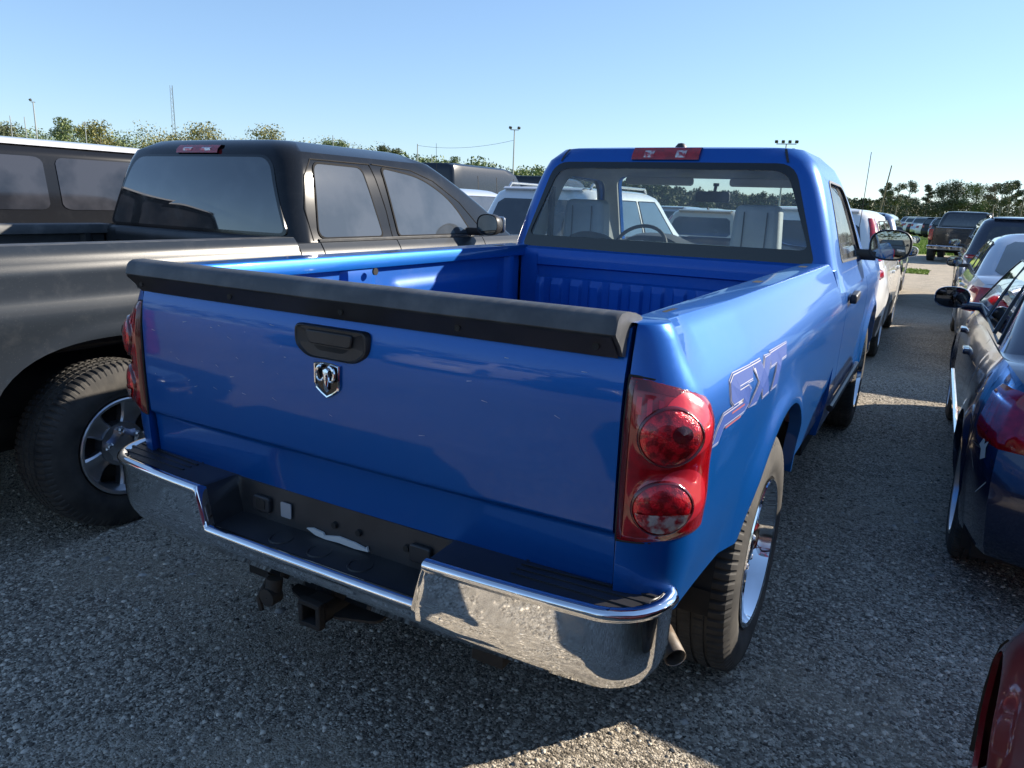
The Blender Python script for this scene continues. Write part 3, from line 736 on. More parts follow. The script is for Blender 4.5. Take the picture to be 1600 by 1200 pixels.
# tail lights: lens wraps the bed corner
def corner(s_, z):
    """s_ 0..1 from inner edge of rear face round to the side; returns point and normal on the bed skin"""
    W_, rc_ = .981, .15; L1 = W_-.0-rc_-.836; L2 = rc_*PI/2; L3 = .012; d = s_*(L1+L2+L3)
    if d < L1: p = (.836+d, 0.); n_ = (0., -1.); km = .28
    elif d < L1+L2: a = (d-L1)/rc_-PI/2; p = (W_-rc_+rc_*math.cos(a), rc_+rc_*math.sin(a)); n_ = (math.cos(a), math.sin(a)); km = .28+.72*(d-L1)/L2
    else: p = (W_, rc_+d-L1-L2); n_ = (1., 0.); km = 1.
    i = ins_h(z, p[1])*km; return (p[0]-n_[0]*i, p[1]-n_[1]*i), n_
def tl_z(s_, v):
    zt_ = 1.232-.052*s_**1.5; zb_ = .853+.004*s_; return zb_+(zt_-zb_)*v
LC = ((.40, 1.108, .068), (.38, .945, .065))
def lens_pt(s_, v, off, sg):
    z = tl_z(s_, v); (x, y), n_ = corner(s_, z); 
    e = min(1, min(s_, 1-s_)*14)*min(1, min(v, 1-v)*16)
    o = off*math.sqrt(max(0, e))
    for cs, cz_, r in LC:
        dd = math.hypot((s_-cs)*.25, (z-cz_))/r
        o += .016*math.exp(-(dd/.95)**6)*min(1, e*1.5) + .014*math.exp(-((s_-.72)/.2)**2-((z-cz_)/.06)**2)*e
    return (sg*(x+n_[0]*o), y+n_[1]*o, z)
def surf_disc(cs, cz_, r, off, sg, z_lo=None, z_hi=None, rings=(0.001, .35, .7, .9, 1), dome=.0):
    rows = []
    for k in rings:
        rr = []
        for i in range(36):
            a = 2*PI*i/36; z = cz_+r*k*math.sin(a); 
            if z_lo is not None: z = max(z, z_lo)
            if z_hi is not None: z = min(z, z_hi)
            s2 = cs+r*k*math.cos(a)/.25; v = (z-(.853+.004*s2))/((1.232-.052*max(0, s2)**1.5)-(.853+.004*s2)); p = lens_pt(s2, v, .012, 1); (x, y), n_ = corner(s2, z)
            o = off+dome*(1-k*k); rr.append((sg*(p[0]+n_[0]*o), p[1]+n_[1]*o, z))
        rows.append(rr)
    return MB().grid(rows, cv=True)
for sg in (1, -1):
    rows = [[lens_pt(s_, v, .012, sg) for v in np.linspace(0, 1, 49)] for s_ in np.linspace(0, 1, 41)]
    tl = MB().grid(rows).obj('tail_light', REDL, hero, 50)
    MB().grid([[lens_pt(s_, v, .014, sg) for v in np.linspace(.02, .98, 20)] for s_ in (.005, .03, .06)]).obj('lens_edge', REDD, tl, 50)
    rows = []
    for s_ in np.linspace(.0, 1, 20): rows.append([tuple(a+b_ for a, b_ in zip(lens_pt(s_, v, .012, sg), (0, -.0008, 0))) for v in (.935, .965, .99)])
    MB().grid(rows).obj('lens_edge', REDD, tl, 50)
    for s0 in (.10, .19, .29): MB().grid([[lens_pt(s_, v, .0135, sg) for v in (.80, .84, .88, .90)] for s_ in (s0, s0+.02, s0+.045)]).obj('facet_bar', REDR, tl, 50)
    # gasket around the lens
    pts = [lens_pt(s_, 0, 0, sg) for s_ in np.linspace(0, 1, 14)]+[lens_pt(1, v, 0, sg) for v in np.linspace(0, 1, 10)]+[lens_pt(s_, 1, 0, sg) for s_ in np.linspace(1, 0, 14)]+[lens_pt(0, v, 0, sg) for v in np.linspace(1, 0, 10)]
    MB().tube(pts, .0035, 6, False).obj('gasket', DARK, tl, 60)
    for j, (cs, cz_, r) in enumerate(LC):
        surf_disc(cs+.17, cz_+.022, r*1.02, .0008, sg, dome=.001).obj('reflector', REDR, tl, 60)
        lm = surf_disc(cs, cz_, r*.92, .0030, sg, dome=.004).obj('lamp', REDB, tl, 60)
        rows = []
        for k, o in ((.90, .002), (.93, .006), (.98, .0065), (1.01, .0)):
            rr = []
            for i in range(40):
                a = 2*PI*i/40; z = cz_+r*k*math.sin(a); s2 = cs+r*k*math.cos(a)/.25
                v = (z-(.853+.004*s2))/((1.232-.052*max(0, s2)**1.5)-(.853+.004*s2)); p = lens_pt(s2, v, .012, 1); (x, y), n_ = corner(s2, z); rr.append((sg*(p[0]+n_[0]*o), p[1]+n_[1]*o, z))
            rows.append(rr)
        MB().grid(rows, cv=True).obj('lamp_rim', REDD, tl, 60)
        if j == 0: surf_disc(cs+.06, cz_+.012, .019, .009, sg, dome=.002, rings=(.001, 1)).obj('bulb_shade', REDD, lm, 60)
        else: surf_disc(cs, cz_, r*.84, .0085, sg, z_hi=cz_-.008, rings=(0.001, .5, .8, 1)).obj('reverse_lens', CLEARL, lm, 60)

# decal on the bed side
def side_pt(y, z, off): return (W_h(y)-ins_h(z, y)+off, y, z)
def decal(polys, off, mt, name):
    b = MB()
    for poly in polys:
        o = len(b.v); pp = dens(poly, .03)
        b.v += [side_pt(y, z, off) for y, z in pp]; b.f.append(tuple(range(o, o+len(pp))))
    import bmesh
    me = bpy.data.meshes.new(name); me.from_pydata(b.v, [], b.f); bm = bmesh.new(); bm.from_mesh(me); bmesh.ops.triangulate(bm, faces=bm.faces); bm.to_mesh(me); bm.free()
    me.materials.append(mt); o = bpy.data.objects.new(name, me); COL.objects.link(o); o.parent = hp['bed_side'][0]; return o
def T(u, v): return (.268+u*.68+v*.060, 1.088+v*.098-u*.012)      # italic letter space, u 0..1, v 0..1
S_ = [(.02,-.28),(.035,.0),(.20,.0),(.235,.10),(.235,.28),(.215,.36),(.10,.36),(.12,.52),(.115,.62),(.27,.62),(.275,1.0),(.09,1.0),(.05,.90),(.035,.60),(.045,.30),(.055,.24),(.15,.24),(.155,.18),(-.13,.18),(-.17,-.28)]
S_ = [(-.05,-.30),(-.02,.0),(.24,.0),(.29,.12),(.29,.46),(.25,.60),(.13,.60),(.13,.72),(.31,.72),(.33,1.0),(.07,1.0),(.02,.88),(.02,.50),(.06,.37),(.19,.37),(.19,.26),(-.06,.26),(-.10,.0),(-.12,-.30)]
X_ = [(.31,.0),(.43,.0),(.49,.28),(.54,.0),(.66,.0),(.57,.52),(.67,1.0),(.55,1.0),(.50,.76),(.46,1.0),(.33,1.0),(.42,.50)]
T_ = [(.73,.0),(.84,.0),(.88,.70),(.99,.70),(1.02,1.02),(.66,1.02),(.64,.70),(.77,.70)]
def grow(p, d):
    P = [Vector((T(*q)[0], T(*q)[1], 0)) for q in p]; n = len(P); out = []
    A = sum(P[i].x*P[(i+1) % n].y-P[(i+1) % n].x*P[i].y for i in range(n)); sg = 1 if A > 0 else -1
    for i in range(n):
        a = (P[i]-P[i-1]).normalized(); b_ = (P[(i+1) % n]-P[i]).normalized(); n1 = Vector((a.y, -a.x, 0))*sg; n2 = Vector((b_.y, -b_.x, 0))*sg
        m_ = (n1+n2); m_ = m_/max(.35, m_.length_squared/2)/1; out.append((P[i].x+m_.x*d*.5*1, P[i].y+m_.y*d*.5))
    return out
LET = (S_, X_, T_)
decal([grow(p, .0150) for p in LET], .0012, DECALO, 'decal_border')
decal([grow(p, .0115) for p in LET], .0018, DECALB, 'decal_outline')
decal([grow(p, .0055) for p in LET], .0023, DECALO, 'decal_letter_edge')
decal([grow(p, .0008) for p in LET], .0029, DECAL, 'decal_letter')
decal([[T(.0,-.10),T(.20,-.10),T(.20,-.05),T(.0,-.05)],[T(.05,.16),T(.22,.16),T(.22,.21),T(.05,.21)]], .0034, DECALR, 'decal_stripe')

# rail pockets, fuel door, door handle, mirrors
for s in (1, -1):
    for y in (.30, 1.28, 2.25): MB().prism(rrect(s*.835-.022, s*.835+.022, y-.045, y+.045, .012), 'z', 1.3395, 1.3415).obj('stake_pocket', DARK, hero, 30)
    hdl = MB().prism(round_poly([(2.83, 1.125), (3.02, 1.135), (3.02, 1.185), (2.83, 1.175)], .018), 'x', s*1.0, s*1.035).obj('door_handle', BLKPL, hp['door'][0 if s > 0 else 1], 40, bevel=.008)
    mr_ = door_mirror(hero, (s*1.10, 3.86, 1.408), s, .125, .098, BLKPL, depth=.12, arm=.08)
MB().prism(rrect(.98, 1.06, 2.02, 2.16, .02), 'y', 0, .001)
for s in (1, -1): MB().tube([(s*1.0, y, .60-.0*y) for y in (2.6, 3.3, 4.0)], .018, 8).obj('sill_moulding', BLKPL, hero, 40)
MB().tube([(.86, 4.32, 1.29), (.87, 4.28, 1.6), (.88, 4.22, 2.0)], .0022, 6).obj('whip_antenna', DARK, hero, 40)
MB().tube([(-.76+.0, 1.069, 1.268), (-.752, 1.069, 1.268)], .016, 14).obj('tie_down_hole', DARK, hp['bed_side'][1], 40)
# inner box front dent + scuffs come from the paint

# rear bumper
def bp_y(x):
    a = abs(x)
    if a < .81: return -.128+.030*(a/.81)**3
    t = min(1, (a-.81)/.155); return -.098+.165*(1-math.sqrt(max(0, 1-t*t)))
def nrm(x):
    e = 1e-3; d = (bp_y(x+e)-bp_y(x-e))/(2*e) if abs(x) < .962 else math.copysign(30, x); l = math.hypot(1, d); return (d/l, -1/l)
def bz_top(x):
    lo, hi = -.405, .365
    if x < lo-.035 or x > hi+.03: return .722
    if lo < x < hi: return .603
    t = (lo-x)/.035 if x < lo else (x-hi)/.03
    return .603+.119*min(1, max(0, t))
xs = sorted(set([round(v, 4) for v in list(np.linspace(-.81, .81, 70))+[-.45, -.44, -.43, -.42, -.41, -.405, -.39, .35, .365, .37, .38, .39, .395, .41]]))
th = [.81+.155*math.sin(PI/2*k/9) for k in range(1, 10)]
xs = [-t for t in th[::-1]]+xs+th
tube_front = []
rows = []; pad = []
for x in xs:
    nx, ny = nrm(x); y = bp_y(x); zt_ = bz_top(x); zb_ = .500+.03*max(0, (abs(x)-.81)/.155); r = []
    for d, dz in ((-.030, -.004), (-.022, .0), (-.012, .007), (0, .007), (.009, .002), (.012, -.007), (.009, -.016), (.001, -.021), (-.001, -.026)): r.append((x+nx*d, y+ny*d, zt_+dz))
    zs_ = zt_-.026; lip = .585
    for t in (0, .25, .5, .75, 1):
        z = zs_+(lip+.004-zs_)*t if zs_ > lip+.01 else zs_-t*.003
        r.append((x+nx*(-.002-.004*t), y+ny*(-.002-.004*t), z))
    zl = min(lip, zs_-.006)
    for d, z in ((-.0075, zl-.004), (-.0085, zl-.012), (-.012, zl-.03), (-.020, .535), (-.036, .508), (-.058, zb_), (-.10, zb_-.012)): r.append((x+nx*d, y+ny*d, min(z, zl-.001) if z > zb_ else z))
    rows.append(r)
rows.append([(p[0]*.985, p[1]+.030, p[2]) for p in rows[-1]])
rows.insert(0, [(p[0]*.985, p[1]+.030, p[2]) for p in rows[0]])
bump_o = MB().grid(rows).obj('rear_bumper', CHROME, hero, 50)
# black step pad with licence recess
for i, x in enumerate(xs):
    nx, ny = nrm(x); y = bp_y(x); zt_ = bz_top(x); ex_, ey_ = x+nx*-.024, y+ny*-.024; t = (.722-zt_)/.119
    rib = .0025*(1 if i % 2 else 0)*0
    ywall = ey_+(.008-ey_)*1.0
    pts = [(x*.985 if abs(x) > .81 else x, .06 if abs(x) < .81 else max(.06, ey_+.03), .716), (ex_, max(.028, ey_+.015) , .7225)]
    if t <= 0: pts += [(ex_, max(.02, ey_+.012), .7225), (ex_, (max(.02, ey_+.012)+ey_)/2, .7225+.002), (ex_, ey_, .7225)]
    else:
        pts += [(x, .016, .722-.003*t), (x, .008-.0*t, .722-(.722-zt_-.0)*1.0*min(1, t)+(.008)*t), (x, ey_, zt_)]
    pad.append(pts)
MB().grid(pad).obj('step_pad', BLKPL, bump_o, 40)
# grooves in the step corners
for s in (1, -1):
    for k in range(5):
        y0 = -.055+k*.026; MB().prism([(s*.60, y0), (s*(.93-.0*k), y0+.012+.010*k), (s*(.93), y0+.020+.010*k), (s*.60, y0+.008)][::s], 'z', .7235, .7265).obj('pad_rib', BLKPL, bump_o, 30)
b = MB(); b.prism(rrect(-.345, -.275, .635, .685, .01), 'y', -.004, .012)
rc_ = b.obj('lamp_recess', BLKPL, bump_o, 30, bevel=.004); MB().prism(rrect(-.328, -.292, .645, .676, .006), 'y', -.0065, -.003).obj('plate_lamp', DARK, rc_, 30)
b = MB(); b.prism(rrect(.255, .325, .635, .685, .01), 'y', -.004, .012); b.obj('lamp_recess', BLKPL, bump_o, 30, bevel=.004)
MB().prism(rrect(-.232, -.190, .638, .685, .004), 'y', .003, .0065).obj('grey_sticker', PAPER, bump_o, 30)
for x in (-.02, .07, .24): MB().lathe([(-.001, .001), (-.001, .009), (.01, .011)], 12, (x, .003, .662), 'y').obj('bolt_hole', DARK, bump_o, 40)
poly = [(-.125, .628), (-.10, .634), (-.06, .630), (-.055, .622), (.0, .634), (.06, .631), (.10, .624), (.105, .632), (.11, .617), (.06, .613), (.0, .615), (-.05, .612), (-.09, .615)]
MB().prism(poly, 'y', .000, .0065).obj('torn_label', WPAP, bump_o, 30)
for x in (-.17, -.02, .13): MB().lathe([(.0, .001), (.0, .03), (.004, .032), (.004, .036), (-.002, .038)], 24, (x, -.055, .6045), 'z').obj('step_disc', BLKPL, bump_o, 40)
# hitch receiver
b = MB(); o_ = .032; i_ = .025
for y0, y1, e in ((-.115, -.09, .008), (-.09, .35, 0)):
    for bx in ((-o_-e, o_+e, i_, o_+e), (-o_-e, o_+e, -o_-e, -i_), (-o_-e, -i_, -i_, i_), (i_, o_+e, -i_, i_)): b.box(bx[0]-.01, bx[1]-.01, y0, y1, bx[2]+.437, bx[3]+.437)
hr = b.obj('hitch_receiver', DARK, hero, 30, bevel=.003)
MB().box(-.035, .015, .10, .102, .412, .462).obj('receiver_throat', RUST, hr, 30)
MB().tube([(-.45, .06, .445), (.45, .06, .445)], .03, 10).obj('hitch_crossbar', DARK, hr, 40)
for s in (1, -1): MB().prism(round_poly([(s*.04, -.08), (s*.17, -.03), (s*.17, .05), (s*.04, .05)][::s], .02), 'z', .425, .433).obj('chain_plate', DARK, hr, 30)
for y0, y1, nm in ((.0, .05, 'hitch_label'),): MB().box(.20, .30, -.002, .0, .475, .505).obj(nm, WPAP, hr, 30)
MB().box(-.28, -.18, -.012, -.010, .47, .50).obj('hitch_label', WPAP, hr, 30)
b = MB(); b.tube([(-.20, -.06, .47), (-.20, -.07, .42)], .025, 10); b.tube([(-.23, -.05, .47), (-.25, -.08, .40), (-.24, -.08, .36)], .008, 8); b.lathe([(-.02, .001), (-.02, .028), (.02, .028), (.02, .001)], 14, (-.20, -.075, .42), 'y')
b.obj('trailer_socket', DARK, hero, 40)
b = MB(); P0, P1 = Vector((.76, .50, .445)), Vector((.915, .325, .392)); b.tube([P0, P1], .031, 18, False); b.tube([P1, P0], .027, 18, False)
d_ = (P1-P0).normalized(); b.tube([P1-d_*.004, P1], [.027, .031], 18, False); b.obj('exhaust_pipe', PIPE, hero, 50)
b = MB(); b.prism(round_poly([(-.7, .45), (-.2, .45), (-.2, .6), (-.7, .6)], .04), 'y', 1.6, 2.6); b.obj('fuel_tank', DARK, hero, 40)

# ================================================================== dark pickup on the left
lt = thing('dark_pickup', 'dusty dark grey extended cab pickup with black cab, parked left of the blue truck', 'pickup truck', (-2.885, -.70, 0))
Yb = 2.44
def ins_l(z, y): return smooth_interp(z, [(.45, .10), (.60, .075), (.72, .062), (.90, .036), (.98, .012), (1.03, .001), (1.075, .0), (1.10, .018), (1.13, .022), (1.20, .022), (1.235, .020), (1.25, .032), (1.30, .050), (1.33, .075)])
def ins_lc(z, y): return smooth_interp(z, [(.40, .10), (.60, .072), (.75, .056), (.90, .034), (.98, .012), (1.03, .001), (1.075, .0), (1.10, .014), (1.2, .02), (1.24, .03), (1.30, .065)])
gh_l = GH([(1.20, .975, Yb+.03, 5.35), (1.30, .935, Yb+.035, 5.12), (1.45, .895, Yb+.05, 4.88), (1.62, .850, Yb+.08, 4.55), (1.76, .805, Yb+.12, 4.25), (1.83, .770, Yb+.145, 4.1), (1.885, .70, Yb+.18, 4.0), (1.905, .62, Yb+.24, 3.9)], rc=.12, br=.03, bf=.12)
PL = dict(mat=GREYP, inmat=BLKPL, railmat=CAPPL, Lb=Yb, W=1.03, xg=.86, rc=.12, zt=1.33, zlow=lambda y: .56 if y < 1.2 else .50, inset=ins_l,
          arch_r=(1.25, .42, .57, .50), arch_f=(4.85, .44, .55, .50), xi=.80, zf=.84, R=.40, tw=.26, rin=.232, nsp=5, rimmat=ALLOY, rimstyle='wide', tuck=-.05,
          belt=1.30, zsill=.44, insetc=ins_lc, gh=gh_l, L=5.75, hood_y=4.95, hoodw=.88, ap=2.6, flare=.030, hooddrop=.12,
          panels=[('cab_corner', Yb+.015, Yb+.20), ('rear_door', Yb+.21, 3.385), ('front_door', 3.395, 4.50), ('front_fender', 4.51, 5.70)])
lp_ = build_pickup(lt, PL)
BLKROOF = paint('black_cab_paint', (.009, .010, .012), .0, .13, 0, .04, .08, .35)
BLKSUV = paint('black_suv_paint', (.010, .011, .014), .0, .12, 0, .03, .05, .3)
lp_['cab'].data.materials[0] = BLKROOF
LRW = dens(round_poly([(-.855, 1.345), (.855, 1.345), (.655, 1.805), (-.655, 1.805)], [.05, .05, .10, .10], 5))
wn = ring_end(gh_l, [(x*1.015, 1.575+(z-1.575)*1.03) for x, z in LRW], [(x*.985, 1.575+(z-1.575)*.97) for x, z in LRW], .004).obj('rear_window', FRIT, lt, 40)
fill_end(gh_l, [(x*.985, 1.575+(z-1.575)*.97) for x, z in LRW], .0035).obj('pane', DGLASS, wn, 60)
fill_end(gh_l, dens(round_poly([(-.85, 1.32), (.85, 1.32), (.66, 1.78), (-.66, 1.78)], .08)), .004, rear=False).obj('windshield', DGLASS, lt, 60)
for s in (1, -1):
    for k, (pw, nm) in enumerate((([(2.67, 1.33), (3.28, 1.33), (3.20, 1.77), (2.76, 1.775)], 'rear_side_window'), ([(3.46, 1.33), (4.40, 1.33), (4.18, 1.58), (3.85, 1.735), (3.42, 1.78)], 'front_side_window'))):
        pw2 = dens(round_poly(pw, [.07, .04, .05, .06] if k == 0 else [.03, .03, .25, .2, .05], 5), .05)
        cyy = sum(p[0] for p in pw2)/len(pw2); czz = sum(p[1] for p in pw2)/len(pw2)
        ot = [(cyy+(y-cyy)*1.035, czz+(z-czz)*1.05) for y, z in pw2]
        def SL(y, z, o): return (s*(gh_l.at(z)[0]+o), y, z)
        fr = MB().grid([[SL(y, z, -.002) for y, z in ot], [SL(y, z, .006) for y, z in ot], [SL(y, z, .006) for y, z in pw2], [SL(y, z, .001) for y, z in pw2]], cv=True).obj(nm, SEAL, lt, 40)
        fill_side(gh_l, pw2, s, .004).obj('pane', MGLASS, fr, 60)
    # door frame outlines on the cab (recess lines) and belt mouldings
    for pts in ([(2.62, 1.31), (2.60, 1.5), (2.66, 1.70), (2.75, 1.80), (3.3, 1.80)], [(3.385, 1.30), (3.37, 1.5), (3.33, 1.70), (3.30, 1.80)], [(3.33, 1.803), (3.75, 1.785), (4.0, 1.72), (4.3, 1.57), (4.6, 1.33)]):
        P_ = dens(pts, .08)[:-1]; P_ = [p for p in P_ if True]
        rows = []
        n_ = 0
        full = []
        for i in range(len(pts)-1):
            for k in range(6): t = k/6; full.append((pts[i][0]+(pts[i+1][0]-pts[i][0])*t, pts[i][1]+(pts[i+1][1]-pts[i][1])*t))
        full.append(pts[-1])
        MB().tube([(s*(gh_l.at(z)[0]+.0005), y, z) for y, z in full], .004, 5).obj('door_seam', DARK, lt, 40)
    MB().prism([(2.66, 1.302), (4.42, 1.302), (4.42, 1.322), (2.66, 1.322)], 'x', s*.925, s*.944).obj('belt_moulding', CHROME if False else CAPPL, lt, 30, bevel=.003)
    for y in (2.95, 4.05): MB().prism(round_poly([(y, 1.12), (y+.2, 1.12), (y+.2, 1.16), (y, 1.16)], .015), 'x', s*1.01, s*1.045).obj('door_handle', BLKPL, lt, 40, bevel=.008)
    m_ = door_mirror(lt, (s*1.12, 4.33, 1.405), s, .10, .085, BLKPL, depth=.12, arm=.12)
    MB().prism(round_poly([(1.06, 1.33), (1.20, 1.34), (1.20, 1.47), (1.07, 1.475)], .03), 'y', 4.46, 4.485).obj('mirror_cap', ALLOY, m_, 40, bevel=.01) if s > 0 else None
    MB().box(s*.82-.03, s*.82+.03, .03, .06, .85, 1.30).obj('tailgate_post', GREYP, lt, 30)
    MB().prism(round_poly([(s*.87, .80), (s*1.0, .80), (s*1.0, 1.2), (s*.87, 1.2)][::s], .02), 'y', -.012, .03).obj('tail_light', REDL, lt, 40, bevel=.008)
    for y in (.5, 1.5): MB().tube([(s*.80, y, 1.0), (s*.78, y, 1.02)], .03, 10).obj('tie_down', DARK, lt, 40)
g = [[(x, .0-.012*(1-(x/.86)**2), z) for z in (.66, .8, .82, 1.2, 1.22, 1.31, 1.33)]+[(x, .07, 1.332), (x, .07, .7)] for x in np.linspace(-.85, .85, 20)]
MB().grid(g).obj('tailgate', GREYP, lt, 40)
MB().prism(rrect(-1.0, 1.0, .46, .66, .05), 'y', -.16, .02).obj('rear_bumper', CHROME, lt, 40, bevel=.03)
# high stop lamp on the roof edge
xs_ = np.linspace(-.20, .20, 12)
def roofL(x0, x1, z0, z1, off, nm, mt, par):
    rr = []
    for x in np.linspace(x0, x1, 10):
        r = []
        for z, o in ((z0, -.02), (z0, off*.8), ((z0+z1)/2, off), (z1, off*.3), (z1, -.06)):
            w_, y0_, _ = gh_l.at(z); r.append((x, y0_-gh_l.br*(1-(x/w_)**2)-o, z))
        rr.append(r)
    return MB().grid(rr).obj(nm, mt, par, 40)
l3 = roofL(-.20, .20, 1.822, 1.872, .018, 'high_brake_light', REDL, lt)
for x in (-.09, .09): roofL(x-.045, x+.045, 1.835, 1.862, .022, 'cargo_lamp', CLEARL, l3)
MB().prism([(2.44, 1.335), (2.48, 1.335), (2.60, 1.40), (2.60, 1.30), (2.44, 1.30)], 'x', -.9, .9).obj('cab_rear_sill', BLKROOF, lt, 30) if False else None

# ================================================================== generic cars
def build_car(name, label, cat, loc, C, rz=0, group=None):
    r = thing(name, label, cat, loc, rz, group); L, W, mt = C['L'], C['W'], C['mat']; zs = C.get('zs', .2)
    dk = C['deck']; rear, front = C['rear'], C['front']; ya, yf, R = C['wheels']; ar = [(ya, R*.98, R+.055, R+.05), (yf, R*.98, R+.055, R+.05)]
    pc = C.get('plan', .12)
    def wid(y): return W*(1-.10*max(0, 1-y/.7)**2-.13*max(0, 1-(L-y)/.8)**2)
    PS = C.get('ps', [(0, .925), (.12, .97), (.35, .995), (.55, 1.0), (.75, .985), (.9, .95), (1.0, .90)])
    def xs(z, y):
        zt = smooth_interp(y, dk); return wid(y)*interp((z-zs)/(zt-zs), PS)
    def sh(xn, y, z):
        d = 0
        if y < .8: d += (smooth_interp(z, rear)+pc*abs(xn)**3)*(1-y/.8)**2
        if y > L-.9: d -= (smooth_interp(z, front)+.2*abs(xn)**2.5)*(1-(L-y)/.9)**2
        return y+d
    def H(xn, y, z, off=0., rearface=False):
        x = xn*xs(z, y); 
        return (x+(math.copysign(off, xn) if not rearface else 0), sh(xn, y, z)-(off if rearface else 0), z)
    ys = arch_cols(0, L, ar, .16); ys = sorted(set(ys) | {.05, .12, .2, .3, .45, .6, L-.05, L-.15, L-.3, L-.5, L-.7})
    rows = []
    for y in ys:
        zt = smooth_interp(y, dk); zb = arch_z(y, zs+(.06 if y < .5 or y > L-.6 else 0), ar, 2.1); f = (0, .08, .2, .35, .5, .64, .76, .86, .94, 1)
        right = [(min(1, 1), zb+(zt-zb)*t) for t in f]; col = []
        for _, z in right:
            d = 0
            for (a0, zc, a, bb) in ar:
                rr = math.hypot((y-a0)/a, (z-zc)/bb) if z > zc-.2 else 9
                d += .014*math.exp(-((rr-1.03)/.10)**2)
            x = xs(z, y)+d; col.append((x, sh(1, y, z), z))
        xt = col[-1][0]; top = []
        for q in (.93, .82, .6, .3, 0): top.append((xt*q, sh(q, y, zt), zt+C.get('crown', .035)*(1-q**2.5)))
        fl = [(col[0][0]-C.get('lip', .05), col[0][1], col[0][2]+.004)]
        R_ = fl+col+top; rows.append([(-p[0], p[1], p[2]) for p in R_[:-1]]+R_[::-1])
    b = MB().grid(rows); n = len(rows[0]); m2 = n//2
    for idx, s_ in ((0, 0), (-1, L)):
        row = rows[idx]; g = []
        for i in range(1, m2+1):
            a, c = row[i], row[n-1-i]; g.append([(a[0]+(c[0]-a[0])*t, sh(2*t-1, s_, a[2]), a[2]+(0)) for t in np.linspace(0, 1, 15)])
        b.grid(g)
    body = b.obj('body', mt, r, 38)
    # lower cladding, wheel wells, floor
    MB().box(-W*.9, W*.9, .35, L-.4, zs-.02, zs+.12).obj('underbody', DARK, r, 30)
    for a0 in (ya, yf):
        for s in (1, -1):
            pr = [(a0-(R+.07)*math.cos(PI*k/12), R*.98+(R+.06)*math.sin(PI*k/12)) for k in range(13)]; pr = [(pr[0][0], zs)]+pr+[(pr[-1][0], zs)]
            bb = MB().grid([[(s*(W-.05), y, z) for y, z in pr], [(s*(W-.36), y, z) for y, z in pr]]); bb.add([(s*(W-.36), y, z) for y, z in pr], [tuple(range(len(pr)))]); bb.obj('wheel_well', DARK, r, 50)
            make_wheel(r, R, C.get('tw', .21), C.get('rin', R*.66), C.get('nsp', 5), C.get('rimmat', ALLOY), (s*(W-.02-C.get('tw', .21)/2-C.get('tuckw', 0)), a0, R-.005), s, style=C.get('style', 'five'), detail=C.get('detail', False))
    # greenhouse
    gh = GH(C['gh'], rc=C.get('rc', .16), br=C.get('br', .03), bf=C.get('bf', .14)); gh.shell(crown=C.get('rcrown', .035)).obj('roof', C.get('roofmat', mt), r, 38)
    gm = C.get('glass', SGLASS)
    if 'rw' in C:
        x0b, x0t, zb, zt = C['rw']; gh.end(x0b, x0t, zb, zt, True, .006, rnd=.2).obj('rear_window', C.get('rglass', gm), r, 60)
    if 'ws' in C:
        x0b, x0t, zb, zt = C['ws']; gh.end(x0b, x0t, zb, zt, False, .006).obj('windshield', gm, r, 60)
    for q in C.get('sw', []):
        for s in (1, -1):
            wo = gh.side(quadfn(*q), s, .006, rnd=.25).obj('side_window', gm, r, 60)
            if C.get('trim'): 
                yb0, yb1, yt0, yt1, zb, zt = q; pts = [(yb0, zb), (yt0, zt), (yt1, zt), (yb1, zb), (yb0, zb)]
                MB().tube([(s*(gh.at(z)[0]+.006), y, z) for y, z in dens(pts, .15)], .007, 5).obj('window_trim', C['trim'], wo, 40)
    # lights
    def patch(nm, m_, path, z0, z1, off=.010, par=None, taper=0.):
        out = []
        for s in (1, -1):
            g = []
            npth = len(path)
            for i, (xn, y) in enumerate(path):
                t = i/(npth-1); e = 1 if 0 < i < npth-1 else 0
                zz0 = z0+(z1-z0)*taper*t
                rr = []
                for k in range(7):
                    z = zz0+(z1-zz0)*k/6; o = off*(1 if e and 0 < k < 6 else 0)
                    p = H(s*xn, y, z); nx, ny = (1, 0) if (xn > .99 and y > .05 and y < L-.05) else ((.5, -.85) if y < L/2 else (.5, .85)); 
                    if xn < .9: nx, ny = 0, (-1 if y < L/2 else 1)
                    rr.append((p[0]+s*nx*o, p[1]+ny*o, p[2]))
                g.append(rr)
            out.append(MB().grid(g).obj(nm, m_, par or r, 50))
        return out
    if 'tail' in C:
        xa, yb, z0, z1, tp = C['tail']; path = [(xa+(1-xa)*t, 0) for t in (0, .02, .4, .8, 1)]+[(1, yb*t) for t in (.15, .4, .7, .98, 1)]
        patch('tail_light', REDL, path, z0, z1, .014, taper=tp)
        if C.get('clear'): 
            xa2 = xa+.1; path = [(xa2+(1-xa2)*t, 0) for t in (0, .02, .5, 1)]+[(1, yb*.5*t) for t in (.3, .9, 1)]
            patch('reverse_lens', CLEARL, path, z0+(z1-z0)*.12, z0+(z1-z0)*.42, .019)
    if 'dpil' in C:      # tall lamps that climb the rear pillar
        z0, z1, w0 = C['dpil']
        for s in (1, -1):
            g = []
            for z in np.linspace(z0, z1, 12):
                w_, y0_, _ = gh.at(z); rr = []
                for t in np.linspace(0, 1, 7):
                    a = -PI/2*(.80-.25*((z-z0)/(z1-z0))**2)*(1-t); rc_ = gh.rc; o = .012 if 0 < t < 1 else -.002
                    rr.append((s*(w_-rc_+(rc_+o)*math.cos(a)*w0+(1-w0)*rc_*0), y0_+rc_+(rc_+o)*math.sin(a), z))
                g.append(rr)
            MB().grid(g).obj('pillar_lamp', REDL, r, 50)
